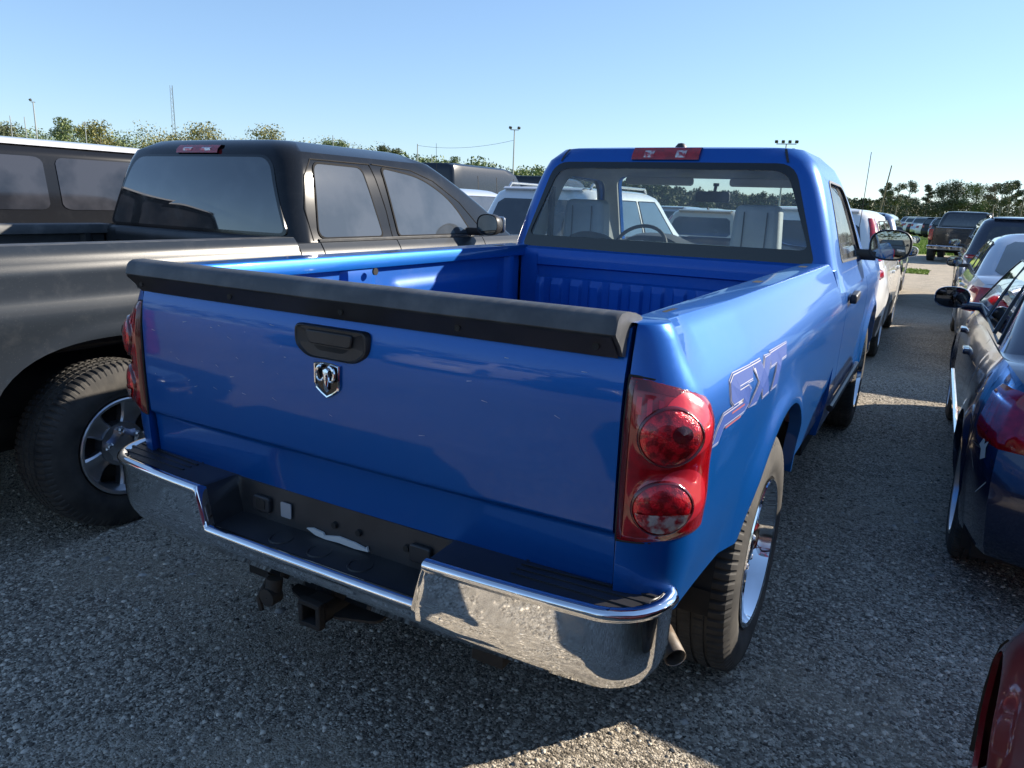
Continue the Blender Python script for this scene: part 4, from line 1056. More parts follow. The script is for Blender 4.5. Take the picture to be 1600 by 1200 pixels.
    if 'head' in C:
        xa, yb, z0, z1 = C['head']; path = [(xa+(1-xa)*t, L) for t in (0, .02, .5, 1)]+[(1, L-yb*t) for t in (.3, .9, 1)]; patch('headlight', HEADL, path, z0, z1, .01)
    for y in C.get('seams', []):
        for s in (1, -1):
            zt = smooth_interp(y, dk); MB().grid([[H(s, y+d, z, .0012) for z in np.linspace(zs+.1, zt-.005, 9)] for d in (-.003, .003)]).obj('door_seam', DARK, r, 40)
    for z in C.get('rseam', []):
        MB().grid([[H(xn, 0, z+d, .0015, True) for d in (-.003, .003)] for xn in np.linspace(-1, 1, 21)]).obj('bumper_seam', DARK, r, 40)
        for s in (1, -1): MB().grid([[H(s, y, z+d, .0015) for d in (-.003, .003)] for y in np.linspace(.0, ya-R-.1, 8)]).obj('bumper_seam', DARK, r, 40)
    for y in C.get('handles', []):
        for s in (1, -1): z = C.get('hz', .88); p = H(s, y, z); MB().prism(round_poly([(y, z-.015), (y+.17, z-.015), (y+.17, z+.018), (y, z+.018)], .012), 'x', p[0]-s*.01, p[0]+s*.028).obj('door_handle', C.get('hmat', mt), r, 40, bevel=.006)
    if 'moulding' in C:
        z0, z1, m_ = C['moulding']
        for s in (1, -1): MB().grid([[H(s, y, z, o) for z, o in ((z0, 0), (z0+.005, .012), (z1-.005, .012), (z1, 0))] for y in np.linspace(ya+R+.1, yf-R-.1, 12)]).obj('side_moulding', m_, r, 40)
    if 'mir' in C:
        y, z, hw, hh = C['mir']
        for s in (1, -1): door_mirror(r, (s*(W+.03+hw*.5), y, z), s, hw, hh, C.get('mirmat', mt), depth=.09, arm=.10, glass=C.get('mirglass', MIRR))
    if 'clad' in C:
        z1, m_ = C['clad']
        for e, yy in ((0, 0), (1, L)):
            rowsb = []
            for xn in np.linspace(-1, 1, 21): rowsb.append([H(xn, yy, z, 0) if False else (xn*(xs(z, yy)+.004), sh(xn, yy, z)+(.006 if e else -.006), z) for z in np.linspace(zs+.06, z1, 5)])
            MB().grid(rowsb).obj('bumper_cladding', m_, r, 40)
        for s in (1, -1):
            for (a0, a1) in ((.0, ya-R-.06), (ya+R+.06, yf-R-.06)): MB().grid([[H(s, y, z, .005) for z in np.linspace(zs+(.06 if y < .5 else .01), z1, 4)] for y in np.linspace(a0, a1, 10)]).obj('sill_cladding', m_, r, 40)
    if 'plate' in C: MB().prism(rrect(-.16, .16, C['plate'], C['plate']+.15, .01), 'y', smooth_interp(C['plate']+.07, rear)-.02, .05).obj('number_plate', PAPER, r, 30)
    if C.get('rails'):
        z = gh.lv[-1][0]+.03
        for s in (1, -1):
            y0, y1 = gh.lv[-1][2]+.1, gh.lv[-1][3]-.1; x = s*(gh.lv[-1][1]*.98); MB().tube([(x, y0, z-.03), (x, y0+.06, z+.03), (x, y1-.06, z+.03), (x, y1, z-.03)], .016, 6).obj('roof_rail', C['rails'], r, 40)
    if C.get('spoiler'):
        z = gh.lv[-1][0]; g = []
        for x in np.linspace(-1, 1, 13): w_ = gh.at(z)[0]*.93; y0_ = gh.at(z)[1]-.03*(1-x*x); g.append([(x*w_, y0_+.14, z+.012), (x*w_, y0_-.05, z+.012), (x*w_, y0_-.09, z-.01), (x*w_, y0_-.05, z-.03), (x*w_, y0_+.05, z-.03)])
        MB().grid(g).obj('spoiler', C.get('spm', mt), r, 40)
    if C.get('fin'): MB().prism([(0, 0), (.12, 0), (.02, .05), (0, .05)], 'x', -.012, .012).obj('antenna_fin', BLKPL, r, 40).location = (0, gh.lv[-1][2]+.12, gh.lv[-1][0]+.025)
    return r

def suv_cfg(mt, L=4.55, W=.91, H=1.66, belt=1.08, **k):
    top = H-.035
    c = dict(mat=mt, L=L, W=W, zs=.22, deck=[(0, belt-.04), (.3, belt), (L*.55, belt), (L*.70, belt-.02), (L*.78, belt-.08), (L-.35, belt-.20), (L-.05, belt-.36), (L, belt-.42)],
             rear=[(.2, .12), (.32, .02), (.5, .0), (.68, .02), (.75, .07), (belt, .10)], front=[(.2, .15), (.4, .02), (.6, .0), (.8, .08), (1.0, .25)],
             wheels=(.88, L-.92, .345), gh=[(belt-.06, W*.93, .13, L-1.12), (belt+.03, W*.90, .16, L-1.30), (belt+.25, W*.83, .26, L-1.65), (top-.10, W*.745, .38, L-1.93), (top-.03, W*.70, .42, L-2.05), (top, W*.62, .47, L-2.15)],
             rw=(W*.70, W*.60, belt+.04, top-.13), ws=(W*.78, W*.62, belt+.05, top-.08),
             sw=[(.42, .93, .66, .90, belt+.04, top-.13), (1.0, 1.78, .98, 1.76, belt+.04, top-.11), (1.86, 3.02, 1.84, 2.50, belt+.04, top-.11)],
             tail=(.70, .42, .80, 1.02, 0.), head=(.55, .45, .66, .82), seams=[.98, 1.82, 2.95], handles=[1.55, 2.62], hz=.93, mir=(2.98, 1.13, .105, .075), mirmat=mt, spoiler=True)
    c.update(k); return c
def sedan_cfg(mt, L=4.75, W=.90, H=1.45, belt=.98, **k):
    top = H-.03
    c = dict(mat=mt, L=L, W=W, zs=.18, deck=[(0, belt-.02), (.5, belt+.04), (1.0, belt+.02), (L*.55, belt-.01), (L*.70, belt-.03), (L-.5, belt-.17), (L-.05, belt-.30), (L, belt-.34)],
             rear=[(.18, .16), (.30, .03), (.45, .0), (.60, .01), (.66, .05), (.95, .10), (1.0, .08)], front=[(.2, .15), (.4, .02), (.55, .0), (.75, .12), (1.0, .3)],
             wheels=(1.02, L-.90, .325), gh=[(belt-.04, W*.92, .62, L-1.25), (belt+.03, W*.885, .72, L-1.42), (belt+.18, W*.82, 1.02, L-1.75), (top-.10, W*.73, 1.38, L-2.12), (top-.03, W*.67, 1.56, L-2.3), (top, W*.58, 1.72, L-2.45)],
             rw=(W*.72, W*.58, belt+.05, top-.06), ws=(W*.76, W*.60, belt+.04, top-.07),
             sw=[(1.10, 1.45, 1.52, 1.62, belt+.035, top-.09), (1.52, 2.22, 1.70, 2.18, belt+.035, top-.08), (2.29, 3.35, 2.25, 2.62, belt+.035, top-.08)],
             tail=(.60, .34, .70, .90, 0.), head=(.5, .5, .62, .78), seams=[1.46, 2.26, 3.30], handles=[2.0, 3.02], hz=.80, mir=(3.22, 1.02, .10, .07), mirmat=mt)
    c.update(k); return c

# white hatchback SUV straight ahead of the blue truck
build_car('white_suv', 'white compact SUV with tall red pillar lamps, right in front of the blue truck', 'SUV', (.035, 7.15, 0),
          suv_cfg(WHITE, L=4.5, W=.91, H=1.67, belt=1.10, glass=DGLASS, dpil=(1.12, 1.56, 1.0), tail=(.80, .30, .90, 1.02, .3), clear=True, clad=(.52, CAPPL), plate=.74, wheels=(.84, 3.50, .35), trim=BLKPL, rcrown=.03, fin=True))
# white SUV left of it, seen through the cab glass
build_car('white_estate_suv', 'white SUV with black rear glass and roof rails, left of and beyond the blue cab', 'SUV', (-2.92, 6.35, 0),
          suv_cfg(paint('pearl_white_paint', (.66, .67, .68), .1, .3, 0, .1), L=4.75, W=.93, H=1.80, belt=1.17, glass=SGLASS, rglass=DGLASS, rails=ALLOY, trim=BLKPL, wheels=(.9, 3.8, .36), tail=(.74, .3, .95, 1.15, 0)))
# pale gold hatchback further on
build_car('gold_hatchback', 'pale gold hatchback with tall red pillar lamps seen through the blue cab window', 'hatchback', (-2.75, 12.9, 0),
          suv_cfg(GOLDP, L=4.4, W=.90, H=1.60, belt=1.05, dpil=(1.0, 1.45, 1.0), rglass=DGLASS, fin=True, tail=(.8, .25, .85, 1.0, 0)), rz=-.03)
mv = build_car('silver_minivan', 'silver minivan with curved grey side windows, behind the door mirror of the dark pickup', 'minivan', (-5.95, 6.9, 0),
          suv_cfg(paint('light_silver_paint', (.52, .56, .62), .35, .3, .0, .1), L=4.9, W=.97, H=1.78, belt=1.20, glass=MGLASS, trim=ALLOY, rglass=DGLASS, wheels=(.95, 3.95, .35),
                  sw=[(.62, 1.55, .85, 1.55, 1.22, 1.66), (1.72, 2.62, 1.72, 2.60, 1.22, 1.66), (2.72, 3.75, 2.70, 3.05, 1.22, 1.66)]))
# large dark SUV beyond the dark pickup
build_car('black_panel_suv', 'large black full-size SUV with sun glare painted on its roof edge at the far left behind the dark pickup', 'SUV', (-5.85, -.6, 0),
          suv_cfg(BLKSUV, L=5.6, W=1.02, H=1.97, belt=1.34, glass=DUSTG, wheels=(1.15, 4.5, .40),
                  gh=[(1.28, .965, .13, 4.9), (1.36, .95, .16, 4.6), (1.6, .915, .22, 4.25), (1.78, .885, .27, 4.0), (1.88, .86, .30, 3.8), (1.925, .80, .36, 3.7)],
                  sw=[(.35, 1.5, .45, 1.5, 1.39, 1.80), (1.6, 2.6, 1.6, 2.6, 1.39, 1.80), (2.7, 3.8, 2.7, 3.5, 1.39, 1.80)], rw=(.75, .7, 1.4, 1.8), ws=(.8, .7, 1.42, 1.8), moulding=(1.0, 1.05, BLKPL), rcrown=.03))
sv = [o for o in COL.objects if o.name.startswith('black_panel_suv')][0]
g_ = GH([(1.885, .872, .295, 3.82), (1.925, .815, .35, 3.72)], rc=.16, br=.03, bf=.14); g_.shell(zs=[1.885, 1.90, 1.915, 1.925], crown=.035).obj('roof_glare', paint('roof_glare_paint', (.62, .62, .62), .1, .35, 0, .1), sv, 38)  # pale skin paints low sun glare onto the black roof
# right hand row
build_car('navy_sedan', 'glossy near-black sedan with dented rear corner, nearest car on the right of the blue truck', 'sedan', (2.515, 1.76, 0),
          sedan_cfg(NAVYP, L=4.60, W=.92, H=1.45, belt=.96, glass=DGLASS, trim=BLKPL, detail=True, wheels=(.78, 3.62, .33), rin=.225, style='five', moulding=(.44, .49, CHROME), mir=(3.04, 1.03, .115, .078), mirmat=NAVYP, mirglass=MIRRD, rseam=[.665], tail=(.66, .30, .70, .93, 0.), clear=False))
build_car('silver_sedan', 'silver sedan with red and clear tail lamps, second car in the right-hand row', 'sedan', (2.56, 7.25, 0),
          sedan_cfg(SILVER, L=4.7, W=.90, H=1.45, belt=.97, glass=SGLASS, trim=BLKPL, mirmat=BLKPL, clear=True, detail=True, tail=(.62, .32, .66, .92, 0.), wheels=(1.0, 3.75, .325)))
build_car('dark_suv', 'dark blue-grey SUV with roof rails, beyond the silver sedan in the right-hand row', 'SUV', (2.62, 12.9, 0),
          suv_cfg(paint('dark_blue_grey_paint', (.022, .032, .055), .3, .25, 0, .06), L=4.6, W=.92, H=1.66, belt=1.08, rails=BLKPL, glass=SGLASS, rglass=DGLASS, mirmat=BLKPL, tail=(.62, .40, .96, 1.12, 0.)))
build_car('red_car', 'dark red car raised to SUV height for its shade, only its front wing and wheel arch show at the lower right edge', 'SUV', (2.49, -3.53, 0),
          suv_cfg(REDP, lip=.012, ps=[(0, 1.0), (.35, 1.0), (.6, .985), (.75, .955), (.9, .90), (1, .84)], L=4.38, tw=.20, tuckw=.07, rimmat=DARK, W=.90, H=1.76, belt=1.06, glass=DGLASS, detail=True, wheels=(.9, 3.74, .33), mirmat=REDP, mir=(2.3, 1.12, .10, .07)))  # unseen upper body made tall to shade the ground behind the blue truck

# far dark pickup: same builder, fewer details
fp = thing('black_pickup', 'black pickup truck with chrome bumper parked by itself beside the grass', 'pickup truck', (1.9, 30.5, 0), -.10)
gh_f = GH([(1.20, .94, 1.95, 4.5), (1.30, .92, 1.96, 4.3), (1.5, .87, 1.99, 4.0), (1.72, .79, 2.05, 3.6), (1.82, .72, 2.10, 3.45), (1.86, .64, 2.18, 3.35)], rc=.10)
PF = dict(PL); PF.update(mat=BLACKP, railmat=BLACKP, inmat=BLKPL, Lb=1.94, W=.98, xg=.80, zt=1.28, belt=1.28, gh=gh_f, arch_r=(1.0, .42, .46, .44), arch_f=(4.4, .42, .46, .44), R=.38, rin=.21, xi=.75, L=5.3, hood_y=4.2, hoodw=.84, detail=False,
                     inset=lambda z, y: smooth_interp(z, [(.5, .05), (.7, .01), (1.0, 0), (1.2, .02), (1.28, .06)]), panels=[('cab_corner', 1.955, 2.3), ('door', 2.31, 3.6), ('front_fender', 3.61, 5.25)])
build_pickup(fp, PF)
MB().grid([[(x, -.005, z) for z in (.62, .75, .9, 1.26)]+[(x, .06, 1.28)] for x in (-.79, -.4, 0, .4, .79)]).obj('tailgate', BLACKP, fp, 30)
fill_end(gh_f, dens(round_poly([(-.78, 1.34), (.78, 1.34), (.62, 1.78), (-.62, 1.78)], .06)), .004).obj('rear_window', DGLASS, fp, 60)
for s in (1, -1):
    fill_side(gh_f, dens(round_poly([(2.5, 1.33), (3.7, 1.33), (3.3, 1.75), (2.5, 1.76)], .06)), s, .004).obj('side_window', DGLASS, fp, 60)
    MB().prism(rrect(min(s*.82, s*.965), max(s*.82, s*.965), .80, 1.20, .03), 'y', -.02, .05).obj('tail_light', REDL, fp, 40, bevel=.008)
MB().prism(rrect(-.95, .95, .46, .62, .04), 'y', -.18, .0).obj('rear_bumper', CHROME, fp, 40, bevel=.03)

# cargo vans
def van(label, loc, mt, nose, rz=0):
    r = thing('cargo_van', label, 'van', loc, rz, None); L = 5.9
    b = MB(); st = []
    for z, w_, y0, y1 in ((.35, .98, .02, L-.05), (.8, 1.0, 0, L), (1.05, 1.0, 0, L-.05), (1.3, .99, 0, L-.55), (1.7, .97, .0, L-1.0), (2.1, .95, .0, L-1.35), (2.5, .91, .03, L-1.75), (2.66, .86, .06, L-2.1), (2.72, .76, .12, L-2.4)): st.append((z, w_, y0, y1))
    g = GH(st, rc=.14, br=.01, bf=.15); g.shell(zs=[s_[0] for s_ in st], crown=.03).obj('body', mt, r, 38)
    for s in (1, -1):
        g.side(quadfn(4.05, 4.95, 4.05, 4.55, 1.35, 2.0), s, .006, rnd=.3).obj('door_window', DGLASS, r, 60)
        for a in (1.1, 4.9): make_wheel(r, .36, .23, .21, 5, ALLOY, (s*.88, a, .355), s, detail=False)
        for y in (1.5, 2.7, 3.9): MB().grid([[(s*(g.at(z)[0]+.004), y+d, z) for z in np.linspace(.5, 2.4, 6)] for d in (-.012, .012)]).obj('panel_seam', DARK, r, 40)
        MB().prism(rrect(min(s*.88, s*.96), max(s*.88, s*.96), 1.0, 1.5, .02), 'y', -.02, .02).obj('tail_light', REDL, r, 40)
    g.end(.82, .72, 1.38, 2.08, False, .008).obj('windshield', DGLASS, r, 60)
    MB().grid([[(x*g.at(z)[0]*.98, g.at(z)[2]+.15*(1-x*x)+.006, z) for z in (2.12, 2.3, 2.5, 2.66)] for x in np.linspace(-.93, .93, 9)]).obj('nose_panel', nose, r, 40)
    return r
NAVYV = paint('slate_van_paint', (.014, .020, .032), .0, .25, 0, .04, .05, .35)
van('dark slate high-roof cargo van with pale front, seen over the silver minivan', (-13.2, 18.5, 0), NAVYV, WHITE)
van('second dark high-roof cargo van, its roof just showing left of the blue cab pillar', (-14.6, 27.5, 0), NAVYV, NAVYV)

# cars in the further rows
FAR = {}
def far_proto(k):
    if k not in FAR:
        mt = {'w': WHITE, 's': SILVER, 'k': BLACKP, 'g': GREYP, 'b': paint('mid_blue_paint', (.03, .07, .16), .3, .3), 'r': REDP}[k[1]]
        cfg = suv_cfg(mt, detail=False) if k[0] == 'u' else sedan_cfg(mt, detail=False)
        FAR[k] = build_car('parked_car', 'x', 'car', (0, 0, 0), cfg)
    else: return copy_tree(FAR[k])
    return FAR[k]
def far_car(k, x, y, rz, label, group=None):
    o = far_proto(k); o.location = (x, y, 0); o.rotation_euler = (0, 0, rz); o['label'] = label
    if group: o['group'] = group
    elif 'group' in o: del o['group']
    return o
far_car('ug', 1.2, 62, -.55, 'dark SUV nearest in the far row beyond the grass, its front wheel showing', None)
G1 = 'cars in the far row beyond the grass'
cn = {'k': 'black', 's': 'silver', 'g': 'dark grey', 'w': 'white', 'b': 'blue'}; kn = {'u': 'SUV', 's': 'sedan'}; on = ('second', 'third', 'fourth', 'fifth', 'sixth', 'seventh', 'eighth', 'ninth')
for i, k in enumerate(('us', 'ug', 'sw', 'us', 'sg', 'uw', 'sk', 'us')): far_car(k, 1.0-i*.6+i*i*.02, 66+i*3.4, -.55, 'small distant %s %s, %s nearest in the row beyond the grass' % (cn[k[1]], kn[k[0]], on[i]), G1)
G2 = 'distant cars glimpsed through the cab windows'
wh = ('just beyond the pale gold hatchback', 'just right of the slate cargo van', 'beside the slate cargo van', 'two rows beyond the pale gold hatchback', 'two rows beyond the silver minivan')
for i, (k, x, y) in enumerate((('uk', -3.1, 20), ('us', -6.2, 21), ('sw', -9.2, 20), ('ug', -3.0, 27), ('sk', -6.1, 28), ('uw', -9.1, 27.5), ('ub', -2.9, 34), ('sw', -6, 35), ('us', -9, 35), ('ug', -3, 41), ('sk', -7, 43), ('uw', -12, 36))):
    far_car(k, x, y, 0, '%s %s parked %s' % (cn[k[1]], kn[k[0]], wh[i]) if i < 5 else 'tiny far-off %s %s parked in the %s row back, column %s' % (cn[k[1]], kn[k[0]], ('fourth', 'fifth', 'sixth')[(i-5)//3], ('left of the vans', 'nearest the grass', 'in the middle')[i % 3]), G2)
far_car('ub', -.1, 13.4, 0, 'mid blue SUV hidden mostly behind the white compact SUV ahead')
far_car('sk', 5.6, 27, 0, 'black sedan roof showing above the silver sedan at the right edge')
far_car('ug', 5.6, 20.5, 0, 'dark grey SUV at the right edge beyond the dark blue-grey SUV')
far_car('sw', -8.9, 7.4, 0, 'white sedan beyond the silver minivan on the left')
far_car('us', -8.9, .2, 0, 'silver SUV beyond the large black SUV at the far left')
# lone antenna of the white SUV

# row of vehicles behind the photographer: they show in the glass, chrome and paint
far_car('uw', -5.3, -12.4, 0, 'white SUV facing the dark pickup from the row behind, mirrored in its rear glass')
far_car('uk', -2.4, -12.6, 0, 'black SUV facing the blue tailgate from the row behind')
far_car('sg', .5, -12.3, 0, 'dark grey sedan facing the blue tailgate from the row behind')
far_car('us', 3.4, -12.5, 0, 'silver SUV in the row behind, right of the grey sedan')
far_car('ub', -8.4, -12.3, 0, 'blue SUV in the row behind, left of the white SUV')

# chipped paint on the rear corner of the near-black sedan
ns_ = [o for o in COL.objects if o.name.startswith('navy_sedan')][0]; nb = [c for c in ns_.children if c.name.startswith('body')][0]
CHIP = mat('bare_filler', (.46, .40, .32), .8)
def chip(pt, poly):
    bpy.context.view_layer.update()
    lp = ns_.matrix_world.inverted() @ Vector(pt); ok, loc, nrm_, _ = nb.closest_point_on_mesh(lp)
    if nrm_.dot(Vector((-1, -.3, 0))) < 0: nrm_ = -nrm_
    t1 = Vector((0, 0, 1)); t1 = (t1-nrm_*t1.dot(nrm_)).normalized(); t2 = nrm_.cross(t1); vs = []
    for u, v in poly:
        q = loc+t2*u+t1*v; ok, l2, n2, _ = nb.closest_point_on_mesh(q); vs.append(tuple(l2+nrm_*.002))
    b = MB(); b.add(vs, [tuple(range(len(vs)))]); b.obj('paint_chip', CHIP, ns_, 0)
chip((1.62, 2.02, .68), [(-.045, -.03), (-.02, .005), (-.025, .04), (.0, .015), (.02, .045), (.045, .0), (.015, -.01), (-.01, -.05)])
chip((1.62, 2.10, .60), [(-.04, -.035), (.05, .03), (.052, .034), (-.038, -.028)])
chip((1.62, 1.95, .52), [(-.05, .04), (.03, -.03), (.033, -.026), (-.047, .045)])

# ================================================================== ground
def axis_pts(a, b, step, far):
    xs = list(np.arange(a, b+1e-6, step)); d = step; x = b
    while x < far: d *= 1.35; x += d; xs.append(x)
    d = step; x = a; lo = []
    while x > -far: d *= 1.35; x -= d; lo.append(x)
    return np.array(lo[::-1]+xs)
gx = axis_pts(-5, 4.5, .06, 3500); gy = axis_pts(-2.2, 10, .06, 3500)
def gnoise(X, Y):
    z = np.zeros_like(X)
    for a, fx, fy, p in ((.006, 1.3, .9, .3), (.005, 2.7, 3.4, 1.7), (.004, 6.1, 5.2, .8), (.0025, 11.7, 13.1, 2.2), (.0015, 25, 21, .4)): z += a*np.sin(fx*X+fy*Y*.7+p)*np.cos(fy*Y-fx*X*.6+p*2)
    fade = np.clip(1-np.hypot(X, Y-3)/14, 0, 1); return (z-.004)*fade
X, Y = np.meshgrid(gx, gy); Z = gnoise(X, Y)
nx_, ny_ = len(gx), len(gy); V = np.stack([X, Y, Z], -1).reshape(-1, 3)
I = (np.arange(ny_-1)[:, None]*nx_+np.arange(nx_-1)[None]).reshape(-1); F = np.stack([I, I+1, I+nx_+1, I+nx_], -1)
def np_mesh(name, V, F, mt, smooth=True):
    me = bpy.data.meshes.new(name); k = F.shape[1]
    me.vertices.add(len(V)); me.vertices.foreach_set('co', V.astype(np.float32).ravel()); me.loops.add(F.size); me.loops.foreach_set('vertex_index', F.astype(np.int32).ravel())
    me.polygons.add(len(F)); me.polygons.foreach_set('loop_start', np.arange(0, F.size, k, dtype=np.int32)); me.polygons.foreach_set('loop_total', np.full(len(F), k, dtype=np.int32))
    me.update(calc_edges=True); me.validate()
    if smooth: me.shade_smooth()
    me.materials.append(mt); o = bpy.data.objects.new(name, me); COL.objects.link(o); return o
def gravel_mat():
    m = bpy.data.materials.new('gravel_ground'); m.use_nodes = True; n = m.node_tree.nodes; L = m.node_tree.links; b = n['Principled BSDF']; b.inputs['Roughness'].default_value = .93; b.inputs['Specular IOR Level'].default_value = .25
    tc = n.new('ShaderNodeTexCoord')
    def noise(s, d=6, r=.6):
        t = n.new('ShaderNodeTexNoise'); t.inputs['Scale'].default_value = s; t.inputs['Detail'].default_value = d; t.inputs['Roughness'].default_value = r; L.new(tc.outputs['Object'], t.inputs['Vector']); return t.outputs[0]
    def vor(s):
        t = n.new('ShaderNodeTexVoronoi'); t.inputs['Scale'].default_value = s; L.new(tc.outputs['Object'], t.inputs['Vector']); return t
    def mr(x, a, b_, c=0., d=1.):
        t = n.new('ShaderNodeMapRange'); t.inputs[1].default_value = a; t.inputs[2].default_value = b_; t.inputs[3].default_value = c; t.inputs[4].default_value = d; L.new(x, t.inputs[0]); return t.outputs[0]
    def mix(f, a, c, mode='MIX'):
        t = n.new('ShaderNodeMix'); t.data_type = 'RGBA'; t.blend_type = mode
        if hasattr(f, 'type'): L.new(f, t.inputs[0])
        else: t.inputs[0].default_value = f
        for k, x in ((6, a), (7, c)):
            if isinstance(x, tuple): t.inputs[k].default_value = (*x, 1)
            else: L.new(x, t.inputs[k])
        return t.outputs[2]
    base = mix(mr(noise(1.1), .38, .64), (.22, .207, .185), (.37, .345, .30))
    base = mix(mr(noise(.35, 4), .5, .7), base, (.52, .485, .42))
    v1 = vor(135); sc = n.new('ShaderNodeSeparateColor'); L.new(v1.outputs['Color'], sc.inputs[0])
    base = mix(mr(sc.outputs[0], .45, .95, 0, .9), base, (.80, .77, .70))
    base = mix(mr(sc.outputs[1], .66, .92, 0, .9), base, (.06, .058, .055))
    v2 = vor(58); s2 = n.new('ShaderNodeSeparateColor'); L.new(v2.outputs['Color'], s2.inputs[0])
    base = mix(mr(s2.outputs[0], .86, .95, 0, .7), base, (.74, .72, .66))
    # compacted fine dust between the stony patches, old stains
    pm = mr(noise(.8, 9, .72), .49, .60, 0, .55); base = mix(pm, base, mix(mr(noise(14, 8, .75), .35, .65), (.36, .33, .28), (.60, .55, .46)))
    base = mix(mr(noise(1.9, 5, .6), .60, .70, 0, .5), base, (.17, .165, .16))
    # lane beyond is dustier
    sx = n.new('ShaderNodeSeparateXYZ'); L.new(tc.outputs['Object'], sx.inputs[0])
    base = mix(mr(sx.outputs['Y'], 9, 16, 0, .75), base, mix(mr(noise(3), .4, .6), (.46, .43, .37), (.36, .34, .30)))
    gr = mix(mr(noise(8, 8), .35, .65), (.16, .27, .035), (.27, .36, .06))
    gy_ = n.new('ShaderNodeMath'); gy_.operation = 'ADD'; L.new(sx.outputs['Y'], gy_.inputs[0]); L.new(mr(noise(.25), 0, 1, -6, 6), gy_.inputs[1])
    far = mr(gy_.outputs[0], 36.5, 37.5)
    base = mix(far, base, gr)
    base = mix(1.0, base, (1.08, 1.0, .90), 'MULTIPLY'); L.new(base, b.inputs['Base Color'])
    h1 = n.new('ShaderNodeBump'); h1.inputs['Strength'].default_value = 1.; h1.inputs['Distance'].default_value = .007; L.new(mr(v1.outputs['Distance'], 0, .7, 1, 0), h1.inputs['Height'])
    h2 = n.new('ShaderNodeBump'); h2.inputs['Strength'].default_value = .9; h2.inputs['Distance'].default_value = .02; L.new(noise(22, 8, .7), h2.inputs['Height']); L.new(h1.outputs[0], h2.inputs['Normal'])
    L.new(h2.outputs[0], b.inputs['Normal']); return m
GRAV = gravel_mat()
tag(np_mesh('ground', V, F, GRAV), kind='structure')
# loose stones near the camera
def stones(N, x0, x1, y0, y1, smin, smax, name, mt):
    P = np.stack([rng.uniform(x0, x1, N), rng.uniform(y0, y1, N)], -1); s = smin+(smax-smin)*rng.random(N)**4
    z = gnoise(P[:, 0], P[:, 1])
    base = np.array([[1,0,0],[0,1,0],[-1,0,0],[0,-1,0],[0,0,1],[.6,.6,.62],[-.6,.55,.6],[0,-.8,.55]]); tri = np.array([[0,5,7],[5,4,7],[0,1,5],[1,6,5],[5,6,4],[1,2,6],[2,7,6],[6,7,4],[2,3,7],[3,0,7]])
    a = rng.uniform(0, 2*PI, N); j = 1+.35*(rng.random((N, 8, 3))-.5); B = base[None]*j*s[:, None, None]; B[:, :, 0] *= (1+.5*rng.random(N))[:, None]; B[:, :, 2] *= (.45+.4*rng.random(N))[:, None]
    c, sn = np.cos(a)[:, None], np.sin(a)[:, None]; x = B[:, :, 0]*c-B[:, :, 1]*sn; y = B[:, :, 0]*sn+B[:, :, 1]*c
    V = np.stack([x+P[:, :1], y+P[:, 1:], B[:, :, 2]+z[:, None]-.0005], -1).reshape(-1, 3); F = (tri[None]+(np.arange(N)*8)[:, None, None]).reshape(-1, 3)
    return tag(np_mesh(name, V, F, mt, False), kind='stuff')
def stone_mat(name, a, b_):
    m = mat(name, a, .9); n = m.node_tree.nodes; L = m.node_tree.links; g = n.new('ShaderNodeNewGeometry'); r = n.new('ShaderNodeValToRGB')
    L.new(g.outputs['Random Per Island'], r.inputs[0]); r.color_ramp.elements[0].color = (*a, 1); r.color_ramp.elements[1].color = (*b_, 1); L.new(r.outputs[0], n['Principled BSDF'].inputs['Base Color']); return m
tag(stones(130000, -3.6, 3.2, -1.4, 6.5, .0024, .011, 'gravel_stones', stone_mat('stone_grey', (.085, .075, .062), (.74, .66, .54))), 'loose grey and pale stones strewn over the gravel lot', 'gravel')
tag(stones(220, -3.6, 3.2, -1.4, 8, .010, .024, 'larger_stones', stone_mat('stone_pale', (.22, .21, .19), (.56, .54, .50))), 'larger pale stones scattered on the gravel lot', 'gravel')

# ================================================================== trees
def leaf_mat(name, a, b_):
    m = mat(name, a, .75); n = m.node_tree.nodes; L = m.node_tree.links; g = n.new('ShaderNodeNewGeometry'); r = n.new('ShaderNodeValToRGB')
    L.new(g.outputs['Random Per Island'], r.inputs[0]); r.color_ramp.elements[0].color = (*a, 1); r.color_ramp.elements[1].color = (*b_, 1); L.new(r.outputs[0], n['Principled BSDF'].inputs['Base Color']); return m
LEAFD = leaf_mat('leaf_dark', (.05, .065, .035), (.14, .15, .075)); LEAFY = leaf_mat('leaf_yellow', (.13, .13, .045), (.25, .23, .08)); LEAFG = leaf_mat('leaf_green', (.08, .12, .05), (.20, .24, .10)); LEAFB = leaf_mat('leaf_brown', (.14, .12, .08), (.26, .21, .13))
BARK = mat('bark', (.14, .12, .10), .9, noise=(3, (.24, .22, .19), .4, .6))
def leaf_quads(cent, rad, n, size, seed):
    r = np.random.default_rng(seed); C = np.array(cent); R_ = np.array(rad); i = r.integers(0, len(C), n)
    d = r.normal(size=(n, 3)); d /= np.linalg.norm(d, axis=1)[:, None]; p = C[i]+d*R_[i]*(r.random(n)**.6)[:, None]
    a = r.normal(size=(n, 3)); a /= np.linalg.norm(a, axis=1)[:, None]; b = np.cross(a, r.normal(size=(n, 3))); b /= np.linalg.norm(b, axis=1)[:, None]; s = size*(.5+r.random(n))[:, None]
    V = np.stack([p-a*s, p-b*s*.5, p+a*s, p+b*s*.5], 1).reshape(-1, 3); F = np.arange(n*4).reshape(-1, 4); return V, F
